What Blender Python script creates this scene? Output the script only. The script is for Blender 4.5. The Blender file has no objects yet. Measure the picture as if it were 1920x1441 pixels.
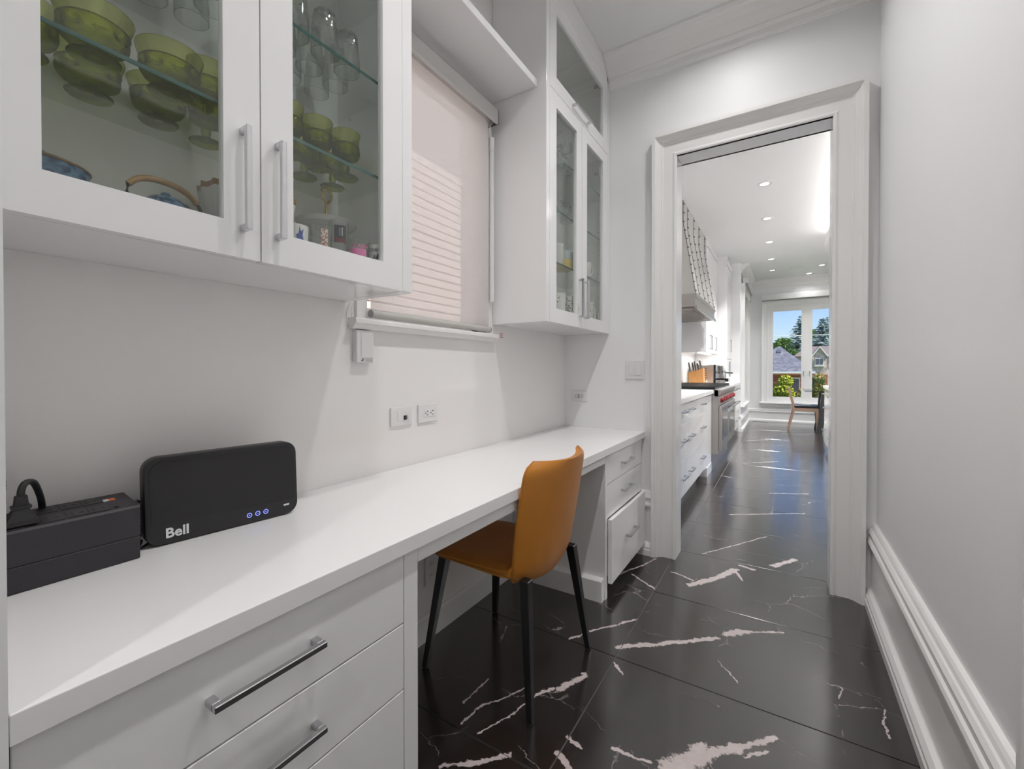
import bpy, bmesh, math, random
from mathutils import Vector, Matrix, noise
R = math.radians
random.seed(7)
S = bpy.context.scene
COL = S.collection

# ------------------------------------------------------------------ camera
cam_d = bpy.data.cameras.new('camera')
cam_d.sensor_fit = 'HORIZONTAL'; cam_d.sensor_width = 36.0
cam_d.lens = 809.77 / 1920 * 36.0
cam_d.shift_y = -(720.5 - 700.75) / 1920
cam_d.clip_start = 0.02; cam_d.clip_end = 400
cam = bpy.data.objects.new('camera', cam_d)
cam.location = (0, 0, 1.13)
cam.rotation_euler = (R(90 - 0.5545), 0, R(32.1255))
COL.objects.link(cam); S.camera = cam

# ------------------------------------------------------------------ view, sky, sun
S.view_settings.view_transform = 'Standard'; S.view_settings.look = 'None'
S.view_settings.gamma = 1.0; S.view_settings.use_curve_mapping = False
S.view_settings.exposure = 0.0
S.cycles.transparent_max_bounces = 32; S.cycles.max_bounces = 12; S.cycles.diffuse_bounces = 6
world = bpy.data.worlds.new('sky'); S.world = world; world.use_nodes = True
wn = world.node_tree; wn.nodes.clear()
sky = wn.nodes.new('ShaderNodeTexSky'); sky.sky_type = 'NISHITA'; sky.sun_disc = False
sky.sun_elevation = R(48); sky.sun_rotation = R(150); sky.air_density = 1.0; sky.dust_density = 0.6; sky.ozone_density = 3.0
bg = wn.nodes.new('ShaderNodeBackground'); bg.inputs['Strength'].default_value = 0.14
wo = wn.nodes.new('ShaderNodeOutputWorld')
tint = wn.nodes.new('ShaderNodeVectorMath'); tint.operation = 'MULTIPLY'; tint.inputs[1].default_value = (.95, .97, 1.12)
wn.links.new(sky.outputs[0], tint.inputs[0]); wn.links.new(tint.outputs[0], bg.inputs[0]); wn.links.new(bg.outputs[0], wo.inputs[0])
sun_d = bpy.data.lights.new('sun', 'SUN'); sun_d.energy = 7.0; sun_d.angle = R(0.6); sun_d.color = (1, .95, .86)
sun = bpy.data.objects.new('sun', sun_d); COL.objects.link(sun)
sun.rotation_euler = Vector((-0.60, 0.28, -1.0)).to_track_quat('-Z', 'Y').to_euler()
POT_W = 6.8        # hallway recessed lamps
KPOT_W = 28.0       # kitchen recessed lamps
COVE_W = 40.0       # kitchen cove strips

# ------------------------------------------------------------------ materials
def mat(name, col=(.8, .8, .8), rough=.5, metal=0.0, spec=.5, coat=0.0, emit=None, estr=0.0, bump=None, var=None):
    m = bpy.data.materials.new(name); m.use_nodes = True
    nt = m.node_tree; b = nt.nodes['Principled BSDF']
    b.inputs['Base Color'].default_value = (*col, 1); b.inputs['Roughness'].default_value = rough
    b.inputs['Metallic'].default_value = metal; b.inputs['Specular IOR Level'].default_value = spec
    b.inputs['Coat Weight'].default_value = coat; b.inputs['Coat Roughness'].default_value = .04
    if emit:
        b.inputs['Emission Color'].default_value = (*emit, 1); b.inputs['Emission Strength'].default_value = estr
    geo = nt.nodes.new('ShaderNodeNewGeometry')
    if var:      # (scale, amount): faint mottling of the base colour
        n = nt.nodes.new('ShaderNodeTexNoise'); n.inputs['Scale'].default_value = var[0]; n.inputs['Detail'].default_value = 4
        nt.links.new(geo.outputs['Position'], n.inputs['Vector'])
        r = nt.nodes.new('ShaderNodeMapRange'); r.inputs['To Min'].default_value = 1 - var[1]; r.inputs['To Max'].default_value = 1 + var[1]
        nt.links.new(n.outputs['Fac'], r.inputs['Value'])
        v = nt.nodes.new('ShaderNodeVectorMath'); v.operation = 'SCALE'; v.inputs[0].default_value = col
        nt.links.new(r.outputs[0], v.inputs['Scale']); nt.links.new(v.outputs[0], b.inputs['Base Color'])
    if bump:     # (scale, strength)
        n = nt.nodes.new('ShaderNodeTexNoise'); n.inputs['Scale'].default_value = bump[0]; n.inputs['Detail'].default_value = 3
        nt.links.new(geo.outputs['Position'], n.inputs['Vector'])
        bp = nt.nodes.new('ShaderNodeBump'); bp.inputs['Strength'].default_value = bump[1]; bp.inputs['Distance'].default_value = .002
        nt.links.new(n.outputs['Fac'], bp.inputs['Height']); nt.links.new(bp.outputs[0], b.inputs['Normal'])
    return m

def schlick(nt, k=1.0):
    """mirror share by viewing angle, the same from both sides of a pane"""
    lw = nt.nodes.new('ShaderNodeLayerWeight'); lw.inputs[0].default_value = .5
    p = nt.nodes.new('ShaderNodeMath'); p.operation = 'POWER'; p.inputs[1].default_value = 5
    a = nt.nodes.new('ShaderNodeMath'); a.operation = 'MULTIPLY_ADD'; a.inputs[1].default_value = .9 * k; a.inputs[2].default_value = .04 * k
    nt.links.new(lw.outputs['Facing'], p.inputs[0]); nt.links.new(p.outputs[0], a.inputs[0]); return a.outputs[0]

def glass(name, col, gloss=1.0, rough=.02):
    """thin clear glass: tinted see-through plus mirror reflection by angle"""
    m = bpy.data.materials.new(name); m.use_nodes = True
    nt = m.node_tree; nt.nodes.clear()
    o = nt.nodes.new('ShaderNodeOutputMaterial'); mx = nt.nodes.new('ShaderNodeMixShader')
    t = nt.nodes.new('ShaderNodeBsdfTransparent'); t.inputs[0].default_value = (*col, 1)
    g = nt.nodes.new('ShaderNodeBsdfGlossy'); g.inputs['Roughness'].default_value = rough
    nt.links.new(schlick(nt, gloss), mx.inputs[0])
    nt.links.new(t.outputs[0], mx.inputs[1]); nt.links.new(g.outputs[0], mx.inputs[2]); nt.links.new(mx.outputs[0], o.inputs[0])
    return m

def gobletglass(name, col, edge, rough=0.0, share=.75):
    """refracting coloured glassware"""
    m = bpy.data.materials.new(name); m.use_nodes = True
    nt = m.node_tree; nt.nodes.clear()
    o = nt.nodes.new('ShaderNodeOutputMaterial'); mx = nt.nodes.new('ShaderNodeMixShader'); mx.inputs[0].default_value = share
    lw = nt.nodes.new('ShaderNodeLayerWeight'); lw.inputs[0].default_value = .35
    mc = nt.nodes.new('ShaderNodeMix'); mc.data_type = 'RGBA'
    mc.inputs['A'].default_value = (*col, 1); mc.inputs['B'].default_value = (*edge, 1)
    nt.links.new(lw.outputs['Facing'], mc.inputs['Factor'])
    t = nt.nodes.new('ShaderNodeBsdfTransparent'); nt.links.new(mc.outputs['Result'], t.inputs[0])
    g = nt.nodes.new('ShaderNodeBsdfGlass'); g.inputs['Roughness'].default_value = rough; g.inputs['IOR'].default_value = 1.48
    nt.links.new(mc.outputs['Result'], g.inputs['Color'])
    nt.links.new(t.outputs[0], mx.inputs[1]); nt.links.new(g.outputs[0], mx.inputs[2]); nt.links.new(mx.outputs[0], o.inputs[0])
    return m

M = {}
M['paint'] = mat('wall_paint', (.87, .87, .87), .45, bump=(260, .05))
M['ceil'] = mat('ceiling_paint', (.86, .855, .85), .7, bump=(200, .05))
M['trim'] = mat('trim_paint', (.86, .85, .835), .28, var=(6, .01))
M['splash'] = mat('backsplash_gloss', (.87, .85, .84), .07, var=(2, .008))
M['lacquer'] = mat('cabinet_lacquer', (.875, .87, .87), .09, var=(3, .006))
M['inside'] = mat('cabinet_interior', (.87, .86, .845), .35, var=(4, .01))
M['quartz'] = mat('quartz_top', (.88, .87, .87), .22, var=(40, .012))
M['chrome'] = mat('brushed_chrome', (.62, .62, .64), .22, 1.0, var=(60, .03))
M['chrome2'] = mat('polished_chrome', (.55, .55, .57), .08, 1.0, var=(60, .02))
M['steel'] = mat('stainless_steel', (.47, .44, .42), .30, 1.0, var=(30, .04))
M['steeld'] = mat('dark_steel', (.20, .19, .185), .3, 1.0, var=(30, .05))
M['black'] = mat('black_plastic', (.018, .017, .019), .42, var=(80, .1))
M['blackg'] = mat('black_gloss', (.012, .012, .013), .08, var=(20, .05))
M['ups'] = mat('charcoal_plastic', (.030, .027, .032), .5, bump=(500, .1), var=(50, .06))
M['grey'] = mat('grey_plastic', (.33, .32, .31), .4, var=(30, .03))
M['plate'] = mat('white_plastic', (.78, .775, .77), .3, var=(20, .01))
M['dark'] = mat('slot_black', (.02, .02, .02), .6, var=(20, .05))
M['leather'] = mat('orange_leather', (.56, .215, .026), .36, bump=(420, .25), var=(14, .08))
M['seam'] = mat('seam_thread', (.30, .11, .015), .6, var=(200, .1))
M['legs'] = mat('black_legs', (.012, .011, .012), .3, var=(30, .1))
M['letter'] = mat('print_white', (.75, .76, .78), .5, var=(60, .02))
M['orange'] = mat('print_orange', (.75, .16, .05), .5, var=(60, .02))
M['led'] = mat('blue_light', (.2, .25, .9), .4, emit=(.25, .3, 1), estr=1.0)
M['lamp'] = mat('lamp_lens', (1, 1, 1), .4, emit=(1, .96, .9), estr=3.0)
M['cove'] = mat('cove_strip', (1, 1, 1), .4, emit=(1, .96, .92), estr=6.0)
M['pane'] = glass('door_glass', (.972, .985, .976), 1.0)
M['shelf'] = glass('shelf_glass', (.968, .985, .976), .8)
M['shelfedge'] = mat('shelf_glass_edge', (.03, .10, .09), .15, var=(30, .05))
M['wpane'] = glass('window_glass', (.96, .97, .97), .5)
M['clear'] = gobletglass('clear_glassware', (.985, .99, .985), (.88, .90, .89), .03)
M['green'] = gobletglass('olive_glassware', (.74, .78, .20), (.30, .33, .03), .03)
M['greenlip'] = gobletglass('olive_rim', (.88, .90, .58), (.55, .58, .20), .03)
M['porc'] = mat('porcelain', (.72, .71, .68), .15, var=(12, .015))
M['brownrim'] = mat('brown_glaze', (.30, .15, .05), .3, var=(40, .2))
M['gold'] = mat('gold_metal', (.72, .45, .16), .2, 1.0, var=(30, .04))
M['cane'] = mat('bamboo_cane', (.42, .24, .085), .4, bump=(90, .4), var=(60, .2))
M['yellow'] = mat('yellow_glaze', (.68, .55, .20), .25, var=(20, .04))
M['printb'] = mat('print_black', (.03, .03, .035), .4, var=(40, .1))
M['printblue'] = mat('print_blue', (.05, .08, .30), .4, var=(40, .05))
M['printpink'] = mat('print_pink', (.75, .20, .42), .4, var=(40, .05))
M['wood'] = mat('oak_wood', (.52, .25, .085), .4, var=(25, .25))
M['walnut'] = mat('chair_wood', (.36, .235, .17), .4, var=(30, .15))
M['seatblk'] = mat('black_seat_leather', (.02, .02, .022), .22, var=(30, .1))
M['tabledk'] = mat('dark_table_base', (.045, .043, .045), .35, var=(12, .15))
M['red'] = mat('red_knob', (.17, .008, .011), .2, var=(20, .05))
M['ink'] = mat('red_ink', (.50, .12, .12), .5, var=(60, .05))
M['blind'] = None

def blue_glaze():
    m = bpy.data.materials.new('blue_mottled_glaze'); m.use_nodes = True
    nt = m.node_tree; b = nt.nodes['Principled BSDF']; b.inputs['Roughness'].default_value = .12
    g = nt.nodes.new('ShaderNodeNewGeometry'); n = nt.nodes.new('ShaderNodeTexNoise')
    n.inputs['Scale'].default_value = 38; n.inputs['Detail'].default_value = 3; n.inputs['Distortion'].default_value = 1.2
    r = nt.nodes.new('ShaderNodeValToRGB')
    r.color_ramp.elements[0].position = .38; r.color_ramp.elements[0].color = (.010, .05, .13, 1)
    r.color_ramp.elements[1].position = .72; r.color_ramp.elements[1].color = (.17, .34, .50, 1)
    nt.links.new(g.outputs['Position'], n.inputs['Vector']); nt.links.new(n.outputs['Fac'], r.inputs[0]); nt.links.new(r.outputs[0], b.inputs['Base Color'])
    return m
M['blue'] = blue_glaze()

def speckle(name, base, ink, scale, thr):
    m = bpy.data.materials.new(name); m.use_nodes = True
    nt = m.node_tree; b = nt.nodes['Principled BSDF']; b.inputs['Roughness'].default_value = .15
    g = nt.nodes.new('ShaderNodeNewGeometry'); n = nt.nodes.new('ShaderNodeTexVoronoi'); n.inputs['Scale'].default_value = scale
    r = nt.nodes.new('ShaderNodeValToRGB'); r.color_ramp.interpolation = 'CONSTANT'
    r.color_ramp.elements[0].color = (*ink, 1); r.color_ramp.elements[1].position = thr; r.color_ramp.elements[1].color = (*base, 1)
    nt.links.new(g.outputs['Position'], n.inputs['Vector']); nt.links.new(n.outputs['Distance'], r.inputs[0]); nt.links.new(r.outputs[0], b.inputs['Base Color'])
    return m
M['dots'] = speckle('mug_black_floral', (.72, .71, .68), (.03, .03, .035), 95, .34)
M['dots2'] = speckle('mug_small_dots', (.72, .71, .68), (.05, .05, .06), 130, .30)

def blind_mat():
    m = bpy.data.materials.new('screen_fabric'); m.use_nodes = True
    nt = m.node_tree; nt.nodes.clear(); L = nt.links
    o = nt.nodes.new('ShaderNodeOutputMaterial')
    g = nt.nodes.new('ShaderNodeNewGeometry'); w = nt.nodes.new('ShaderNodeTexNoise'); w.inputs['Scale'].default_value = 700
    L.new(g.outputs['Position'], w.inputs['Vector'])
    mr = nt.nodes.new('ShaderNodeMapRange'); mr.inputs['To Min'].default_value = .92; mr.inputs['To Max'].default_value = 1.06
    L.new(w.outputs['Fac'], mr.inputs['Value'])
    vs = nt.nodes.new('ShaderNodeVectorMath'); vs.operation = 'SCALE'; vs.inputs[0].default_value = (.84, .83, .83); L.new(mr.outputs[0], vs.inputs['Scale'])
    d = nt.nodes.new('ShaderNodeBsdfDiffuse'); L.new(vs.outputs[0], d.inputs[0])
    t = nt.nodes.new('ShaderNodeBsdfTranslucent'); L.new(vs.outputs[0], t.inputs[0])
    tr = nt.nodes.new('ShaderNodeBsdfTransparent')
    a = nt.nodes.new('ShaderNodeMixShader'); a.inputs[0].default_value = .72
    b = nt.nodes.new('ShaderNodeMixShader'); b.inputs[0].default_value = .44
    L.new(d.outputs[0], a.inputs[1]); L.new(t.outputs[0], a.inputs[2]); L.new(a.outputs[0], b.inputs[1]); L.new(tr.outputs[0], b.inputs[2])
    L.new(b.outputs[0], o.inputs[0]); return m
M['blind'] = blind_mat()

def marble():
    """near-black stone tile with white veins laid along given lines, broken up by noise"""
    m = bpy.data.materials.new('black_marble_tile'); m.use_nodes = True
    nt = m.node_tree; N = nt.nodes; L = nt.links; b = N['Principled BSDF']
    g = N.new('ShaderNodeNewGeometry')
    def noise_v(scale, detail=5, rough=.6):
        n = N.new('ShaderNodeTexNoise'); n.inputs['Scale'].default_value = scale; n.inputs['Detail'].default_value = detail; n.inputs['Roughness'].default_value = rough
        L.new(g.outputs['Position'], n.inputs['Vector']); return n
    def vm(op, a=None, bb=None):
        v = N.new('ShaderNodeVectorMath'); v.operation = op
        for i, x in enumerate((a, bb)):
            if x is None: continue
            if hasattr(x, 'links') or isinstance(x, bpy.types.NodeSocket): L.new(x, v.inputs[i])
            else: v.inputs[i].default_value = x
        return v
    def ma(op, a=None, bb=None, c=None, clamp=False):
        v = N.new('ShaderNodeMath'); v.operation = op; v.use_clamp = clamp
        for i, x in enumerate((a, bb, c)):
            if x is None: continue
            if isinstance(x, bpy.types.NodeSocket): L.new(x, v.inputs[i])
            else: v.inputs[i].default_value = x
        return v.outputs[0]
    nd = noise_v(9, 5)
    dd = vm('SUBTRACT', nd.outputs['Color'], (.5, .5, .5))
    dd = vm('MULTIPLY', dd.outputs[0], (.030, .030, 0))
    nd2 = noise_v(55, 4)
    dd2 = vm('MULTIPLY', vm('SUBTRACT', nd2.outputs['Color'], (.5, .5, .5)).outputs[0], (.022, .022, 0))
    flat = vm('MULTIPLY', g.outputs['Position'], (1, 1, 0))
    p = vm('ADD', vm('ADD', flat.outputs[0], dd.outputs[0]).outputs[0], dd2.outputs[0])
    wn_ = noise_v(26, 4, .7)
    wmul = ma('MULTIPLY', ma('SUBTRACT', wn_.outputs['Fac'], .32), 4.2)
    chains = [  # white veins: width, then floor points (x, y) in metres
        (.017, (-.5615, 1.7126), (-.4471, 1.8088), (-.2287, 1.9922)), (.024, (-.1996, 2.0452), (-.1275, 2.1129)), (.008, (-.1275, 2.1129), (-.0005, 2.1883)),
        (.046, (-.263, 1.2667), (-.1911, 1.3681)), (.024, (-.1911, 1.3681), (-.1132, 1.4404)), (.013, (-.1132, 1.4404), (-.0165, 1.5409)), (.006, (-.09, 1.42), (-.03, 1.48)),
        (.026, (-.4105, 2.4112), (-.3075, 2.5513), (-.2247, 2.7285)), (.010, (-.2247, 2.7285), (-.1839, 2.6081)), (.014, (-.2063, 2.803), (-.1379, 2.7831)),
        (.022, (-.0418, 2.8985), (.0641, 3.0643)), (.007, (-.7556, 1.6607), (-.6729, 1.7971), (-.5571, 1.9464)),
        (.0035, (-.7999, 1.0666), (-.7458, 1.1887), (-.7208, 1.3057)), (.009, (-.7208, 1.3057), (-.6854, 1.3666)), (.019, (-.666, 1.3698), (-.6374, 1.4339), (-.6125, 1.4883)),
        (.004, (-.8662, 1.0702), (-.8509, 1.1704), (-.7687, 1.3142)), (.010, (-.8224, .9247), (-.7318, .9935), (-.6707, 1.0603)),
        (.013, (-.5563, 1.1448), (-.5086, 1.1123)), (.009, (-.5591, 1.2065), (-.5128, 1.1934)), (.007, (-.4244, 1.2426), (-.3533, 1.2497), (-.3134, 1.2546)),
        (.006, (-.7753, 2.2711), (-.7408, 2.396), (-.6809, 2.5042), (-.644, 2.6356)), (.006, (-.704, 2.374), (-.5561, 2.2674)), (.006, (-.5203, 2.512), (-.402, 2.4709)),
        (.005, (.2871, 1.8671), (.2812, 1.7844), (.2831, 1.7315)), (.003, (-.2132, 1.8437), (-.1352, 1.7497)), (.005, (-.5544, 1.6144), (-.499, 1.5662)),
        (.005, (-.4113, 2.8618), (-.0962, 3.3807)), (.004, (-.9114, 1.1461), (-.9084, 1.2826)), (.003, (.1638, 1.8419), (.1825, 1.9185)),
        (.006, (-.35, 3.75), (.15, 4.1)), (.006, (-.1, 4.6), (.2, 4.75)), (.007, (-.3, 6.0), (-.05, 6.25)), (.008, (-.5, 7.8), (-.2, 8.1)), (.010, (0, 9.0), (.4, 9.2))]
    segs = [(*p, *q, c[0]) for c in chains for p, q in zip(c[1:], c[2:])]
    tot = None
    for (x0, y0, x1, y1, w) in segs:
        ba = Vector((x1 - x0, y1 - y0, 0)); l2 = ba.length_squared
        pa = vm('SUBTRACT', p.outputs[0], (x0, y0, 0)).outputs[0]
        dt = vm('DOT_PRODUCT', pa, tuple(ba / l2)).outputs['Value']
        h = ma('ADD', dt, 0, clamp=True)
        sc = N.new('ShaderNodeVectorMath'); sc.operation = 'SCALE'; sc.inputs[0].default_value = tuple(ba); L.new(h, sc.inputs['Scale'])
        ds = vm('DISTANCE', pa, sc.outputs[0]).outputs['Value']
        q = ma('MULTIPLY_ADD', ds, -1.0 / (w * 1.15), 1.0)
        tot = q if tot is None else ma('MAXIMUM', tot, q)
    k = ma('ADD', tot, ma('MULTIPLY', ma('SUBTRACT', wn_.outputs['Fac'], .5), 1.9))
    core = N.new('ShaderNodeMapRange'); core.inputs['From Min'].default_value = .28; core.inputs['From Max'].default_value = .52
    L.new(k, core.inputs['Value'])
    # hair-fine cracks everywhere
    vo = N.new('ShaderNodeTexVoronoi'); vo.feature = 'DISTANCE_TO_EDGE'; vo.inputs['Scale'].default_value = 2.6
    p2 = vm('MULTIPLY', dd.outputs[0], (2.5, 2.5, 0)); p3 = vm('ADD', p.outputs[0], p2.outputs[0]); p3 = vm('MULTIPLY', p3.outputs[0], (1.0, 1.7, 0))
    L.new(p3.outputs[0], vo.inputs['Vector'])
    fine = N.new('ShaderNodeMapRange'); fine.inputs['From Min'].default_value = .006; fine.inputs['From Max'].default_value = .001
    L.new(vo.outputs['Distance'], fine.inputs['Value'])
    gate = N.new('ShaderNodeMapRange'); gate.inputs['From Min'].default_value = .50; gate.inputs['From Max'].default_value = .62
    L.new(noise_v(3.1, 3).outputs['Fac'], gate.inputs['Value'])
    f2 = ma('MULTIPLY', fine.outputs[0], ma('MULTIPLY', gate.outputs[0], .75))
    vein = ma('MAXIMUM', core.outputs[0], f2)
    base = N.new('ShaderNodeValToRGB'); base.color_ramp.elements[0].color = (.011, .0086, .0080, 1); base.color_ramp.elements[1].color = (.024, .019, .018, 1)
    L.new(noise_v(5, 6, .65).outputs['Fac'], base.inputs[0])
    mx = N.new('ShaderNodeMix'); mx.data_type = 'RGBA'; L.new(vein, mx.inputs['Factor']); L.new(base.outputs[0], mx.inputs['A'])
    vc = N.new('ShaderNodeValToRGB'); vc.color_ramp.elements[0].color = (.50, .40, .38, 1); vc.color_ramp.elements[1].color = (.66, .60, .60, 1)
    L.new(noise_v(40, 3).outputs['Fac'], vc.inputs[0]); L.new(vc.outputs[0], mx.inputs['B'])
    L.new(mx.outputs['Result'], b.inputs['Base Color'])
    b.inputs['Roughness'].default_value = .17; b.inputs['Specular IOR Level'].default_value = 1.0
    b.inputs['Coat Weight'].default_value = .55; b.inputs['Coat Roughness'].default_value = .24; b.inputs['Coat IOR'].default_value = 1.6
    bn = N.new('ShaderNodeBump'); bn.inputs['Strength'].default_value = .10; bn.inputs['Distance'].default_value = .004
    L.new(noise_v(4, 2).outputs['Fac'], bn.inputs['Height']); L.new(bn.outputs[0], b.inputs['Normal']); L.new(bn.outputs[0], b.inputs['Coat Normal'])
    return m
M['tile'] = marble()
M['grout'] = mat('grey_grout', (.16, .145, .14), .8, var=(60, .1))

# ------------------------------------------------------------------ mesh helpers
ORG = {}
def newbm(): return bmesh.new()
def box(bm, x0, x1, y0, y1, z0, z1):
    v = [bm.verts.new((x, y, z)) for x in (x0, x1) for y in (y0, y1) for z in (z0, z1)]
    for f in ((0, 1, 3, 2), (4, 6, 7, 5), (0, 4, 5, 1), (2, 3, 7, 6), (0, 2, 6, 4), (1, 5, 7, 3)):
        bm.faces.new([v[i] for i in f])
    return v
def bevel(bm, w, seg=2):
    bmesh.ops.recalc_face_normals(bm, faces=bm.faces)
    bmesh.ops.bevel(bm, geom=list(bm.edges), offset=w, segments=seg, affect='EDGES', profile=.5, clamp_overlap=True)
def prism(bm, prof, axis, a0, a1):
    """2D outline swept straight along an axis; prof gives the two other coordinates in xyz order"""
    def pt(p, a):
        if axis == 'x': return (a, p[0], p[1])
        if axis == 'y': return (p[0], a, p[1])
        return (p[0], p[1], a)
    A = [bm.verts.new(pt(p, a0)) for p in prof]; B = [bm.verts.new(pt(p, a1)) for p in prof]
    n = len(prof)
    for i in range(n): bm.faces.new((A[i], A[(i + 1) % n], B[(i + 1) % n], B[i]))
    bm.faces.new(A[::-1]); bm.faces.new(B)
def lathe(bm, prof, c=(0, 0, 0), seg=24, cap=True, sx=1, sy=1):
    rings = []
    for r, z in prof:
        if r < 1e-6: rings.append([bm.verts.new((c[0], c[1], c[2] + z))])
        else: rings.append([bm.verts.new((c[0] + sx * r * math.cos(2 * math.pi * i / seg), c[1] + sy * r * math.sin(2 * math.pi * i / seg), c[2] + z)) for i in range(seg)])
    for a, b in zip(rings, rings[1:]):
        for i in range(seg):
            j = (i + 1) % seg
            if len(a) == 1 and len(b) == 1: continue
            if len(a) == 1: bm.faces.new((a[0], b[i], b[j]))
            elif len(b) == 1: bm.faces.new((a[i], a[j], b[0]))
            else: bm.faces.new((a[i], a[j], b[j], b[i]))
def tube(bm, pts, r, seg=8, caps=True):
    pts = [Vector(p) for p in pts]; rings = []
    rr = r if isinstance(r, (list, tuple)) else [r] * len(pts)
    up = Vector((0, 0, 1))
    for i, p in enumerate(pts):
        t = (pts[min(i + 1, len(pts) - 1)] - pts[max(i - 1, 0)]).normalized()
        a = t.cross(up)
        if a.length < .05: a = t.cross(Vector((1, 0, 0)))
        a.normalize(); b2 = t.cross(a)
        rings.append([bm.verts.new(p + (a * math.cos(2 * math.pi * k / seg) + b2 * math.sin(2 * math.pi * k / seg)) * rr[i]) for k in range(seg)])
    for A, B in zip(rings, rings[1:]):
        for k in range(seg): bm.faces.new((A[k], A[(k + 1) % seg], B[(k + 1) % seg], B[k]))
    if caps: bm.faces.new(rings[0][::-1]); bm.faces.new(rings[-1])
def smoothpts(pts, n=6):
    """Catmull-Rom through the points"""
    P = [Vector(p) for p in pts]; out = []
    for i in range(len(P) - 1):
        p0, p1, p2, p3 = P[max(i - 1, 0)], P[i], P[i + 1], P[min(i + 2, len(P) - 1)]
        for k in range(n):
            t = k / n
            out.append(.5 * ((2 * p1) + (p2 - p0) * t + (2 * p0 - 5 * p1 + 4 * p2 - p3) * t * t + (3 * p1 - p0 - 3 * p2 + p3) * t ** 3))
    out.append(P[-1]); return out
def obj(name, bm, m, parent=None, smooth=False, kind=None):
    bmesh.ops.recalc_face_normals(bm, faces=bm.faces)
    me = bpy.data.meshes.new(name)
    if parent is not None: off = ORG[parent]
    else:
        xs = [v.co.x for v in bm.verts]; ys = [v.co.y for v in bm.verts]; zs = [v.co.z for v in bm.verts]
        off = Vector(((min(xs) + max(xs)) / 2, (min(ys) + max(ys)) / 2, min(zs)))
    for v in bm.verts: v.co -= off
    bm.to_mesh(me); bm.free()
    if isinstance(m, (list, tuple)):
        for q in m: me.materials.append(q)
    else: me.materials.append(m)
    if smooth:
        for p in me.polygons: p.use_smooth = True
        try: me.set_sharp_from_angle(angle=R(38))
        except Exception: pass
    o = bpy.data.objects.new(name, me); COL.objects.link(o)
    if parent is not None: o.parent = parent; ORG[o] = off
    else: o.location = off; ORG[o] = off.copy()
    if kind: o['kind'] = kind
    return o
def tag(o, label, cat, group=None):
    o['label'] = label; o['category'] = cat
    if group: o['group'] = group
    return o
def thing(name, label, cat, loc=(0, 0, 0), group=None):
    o = bpy.data.objects.new(name, None); COL.objects.link(o); o.location = loc; o.empty_display_size = .05
    ORG[o] = Vector(loc); return tag(o, label, cat, group)
def local(name, label, cat, group=None):
    """an Empty whose parts are modelled about its own origin (moved and turned later)"""
    o = thing(name, label, cat, (0, 0, 0), group); return o
def dup(root, loc, rz=0, label=None, scale=1.0):
    r = root.copy(); COL.objects.link(r); r.location = loc; r.rotation_euler = (0, 0, rz); r.scale = (scale,) * 3
    if label: r['label'] = label
    for ch in list(root.children):
        c = ch.copy(); COL.objects.link(c); c.parent = r
        for g in list(ch.children):
            d = g.copy(); COL.objects.link(d); d.parent = c
    return r
def rb(name, x0, x1, y0, y1, z0, z1, m, parent=None, bev=.0015, seg=1, kind=None):
    bm = newbm(); box(bm, x0, x1, y0, y1, z0, z1)
    if bev: bevel(bm, bev, seg)
    return obj(name, bm, m, parent, kind=kind)
def struct(name, bm, m, label=None, parent=None):
    o = obj(name, bm, m, parent)
    if parent is None: o['kind'] = 'structure'
    if label: o['label'] = label
    return o
def wallbox(name, boxes, m, label=None):
    bm = newbm()
    for b in boxes: box(bm, *b)
    return struct(name, bm, m, label)
def text_mesh(body, size, m, parent, name, place, extrude=.0006):
    """flat lettering; place(x, y, z) maps the text plane into the scene"""
    cu = bpy.data.curves.new(name, 'FONT'); cu.body = body; cu.size = size; cu.extrude = extrude; cu.resolution_u = 3; cu.offset = size * .022
    t = bpy.data.objects.new('tmp_text', cu); COL.objects.link(t)
    dg = bpy.context.evaluated_depsgraph_get(); me = bpy.data.meshes.new_from_object(t.evaluated_get(dg))
    bpy.data.objects.remove(t); bpy.data.curves.remove(cu)
    bm = newbm(); bm.from_mesh(me); bpy.data.meshes.remove(me)
    for v in bm.verts: v.co = Vector(place(v.co.x, v.co.y, v.co.z))
    return obj(name, bm, m, parent)

# ------------------------------------------------------------------ key dimensions
XW, XR, YE, ZC = -1.265, .386, 2.70, 3.08
XU = -.9534                     # upper cabinet fronts
XF = -.7343                     # desk cabinet fronts
JL, JR, DH = -.537, .2045, 2.3935
KL, KR, KF = -1.33, 4.2, 10.97  # kitchen left, right, far wall

# ================================================================== FLOOR
bm = newbm(); box(bm, -1.95, KR + .2, -2.6, KF + .15, -.12, -.0045)
floor = struct('floor', bm, M['grout'])
TX, TY, G = 1.2, .594, .0016
bm = newbm(); box(bm, -TX / 2 + G, TX / 2 - G, -TY / 2 + G, TY / 2 - G, -.010, 0)
bmesh.ops.recalc_face_normals(bm, faces=bm.faces)
top = [e for e in bm.edges if all(abs(v.co.z) < 1e-6 for v in e.verts)]
bmesh.ops.bevel(bm, geom=top, offset=.0012, segments=1, affect='EDGES')
tile_me = bpy.data.meshes.new('tile'); bm.to_mesh(tile_me); bm.free(); tile_me.materials.append(M['tile'])
random.seed(3)
for i in range(-1, 4):
    for j in range(-7, 16):
        x = -.5535 + TX * (i + .5); y = 1.6489 + TY * (j + .5)
        o = bpy.data.objects.new('tile', tile_me); COL.objects.link(o); o.parent = floor
        o.location = Vector((x, y, random.uniform(-.0004, .0003))) - ORG[floor]
        o.rotation_euler = (random.uniform(-.0006, .0006), random.uniform(-.0006, .0006), 0)

# ================================================================== WALLS, CEILING
wallbox('ceiling', [(-1.43, KR + .2, -2.6, KF + .15, ZC, ZC + .12)], M['ceil'])
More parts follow.
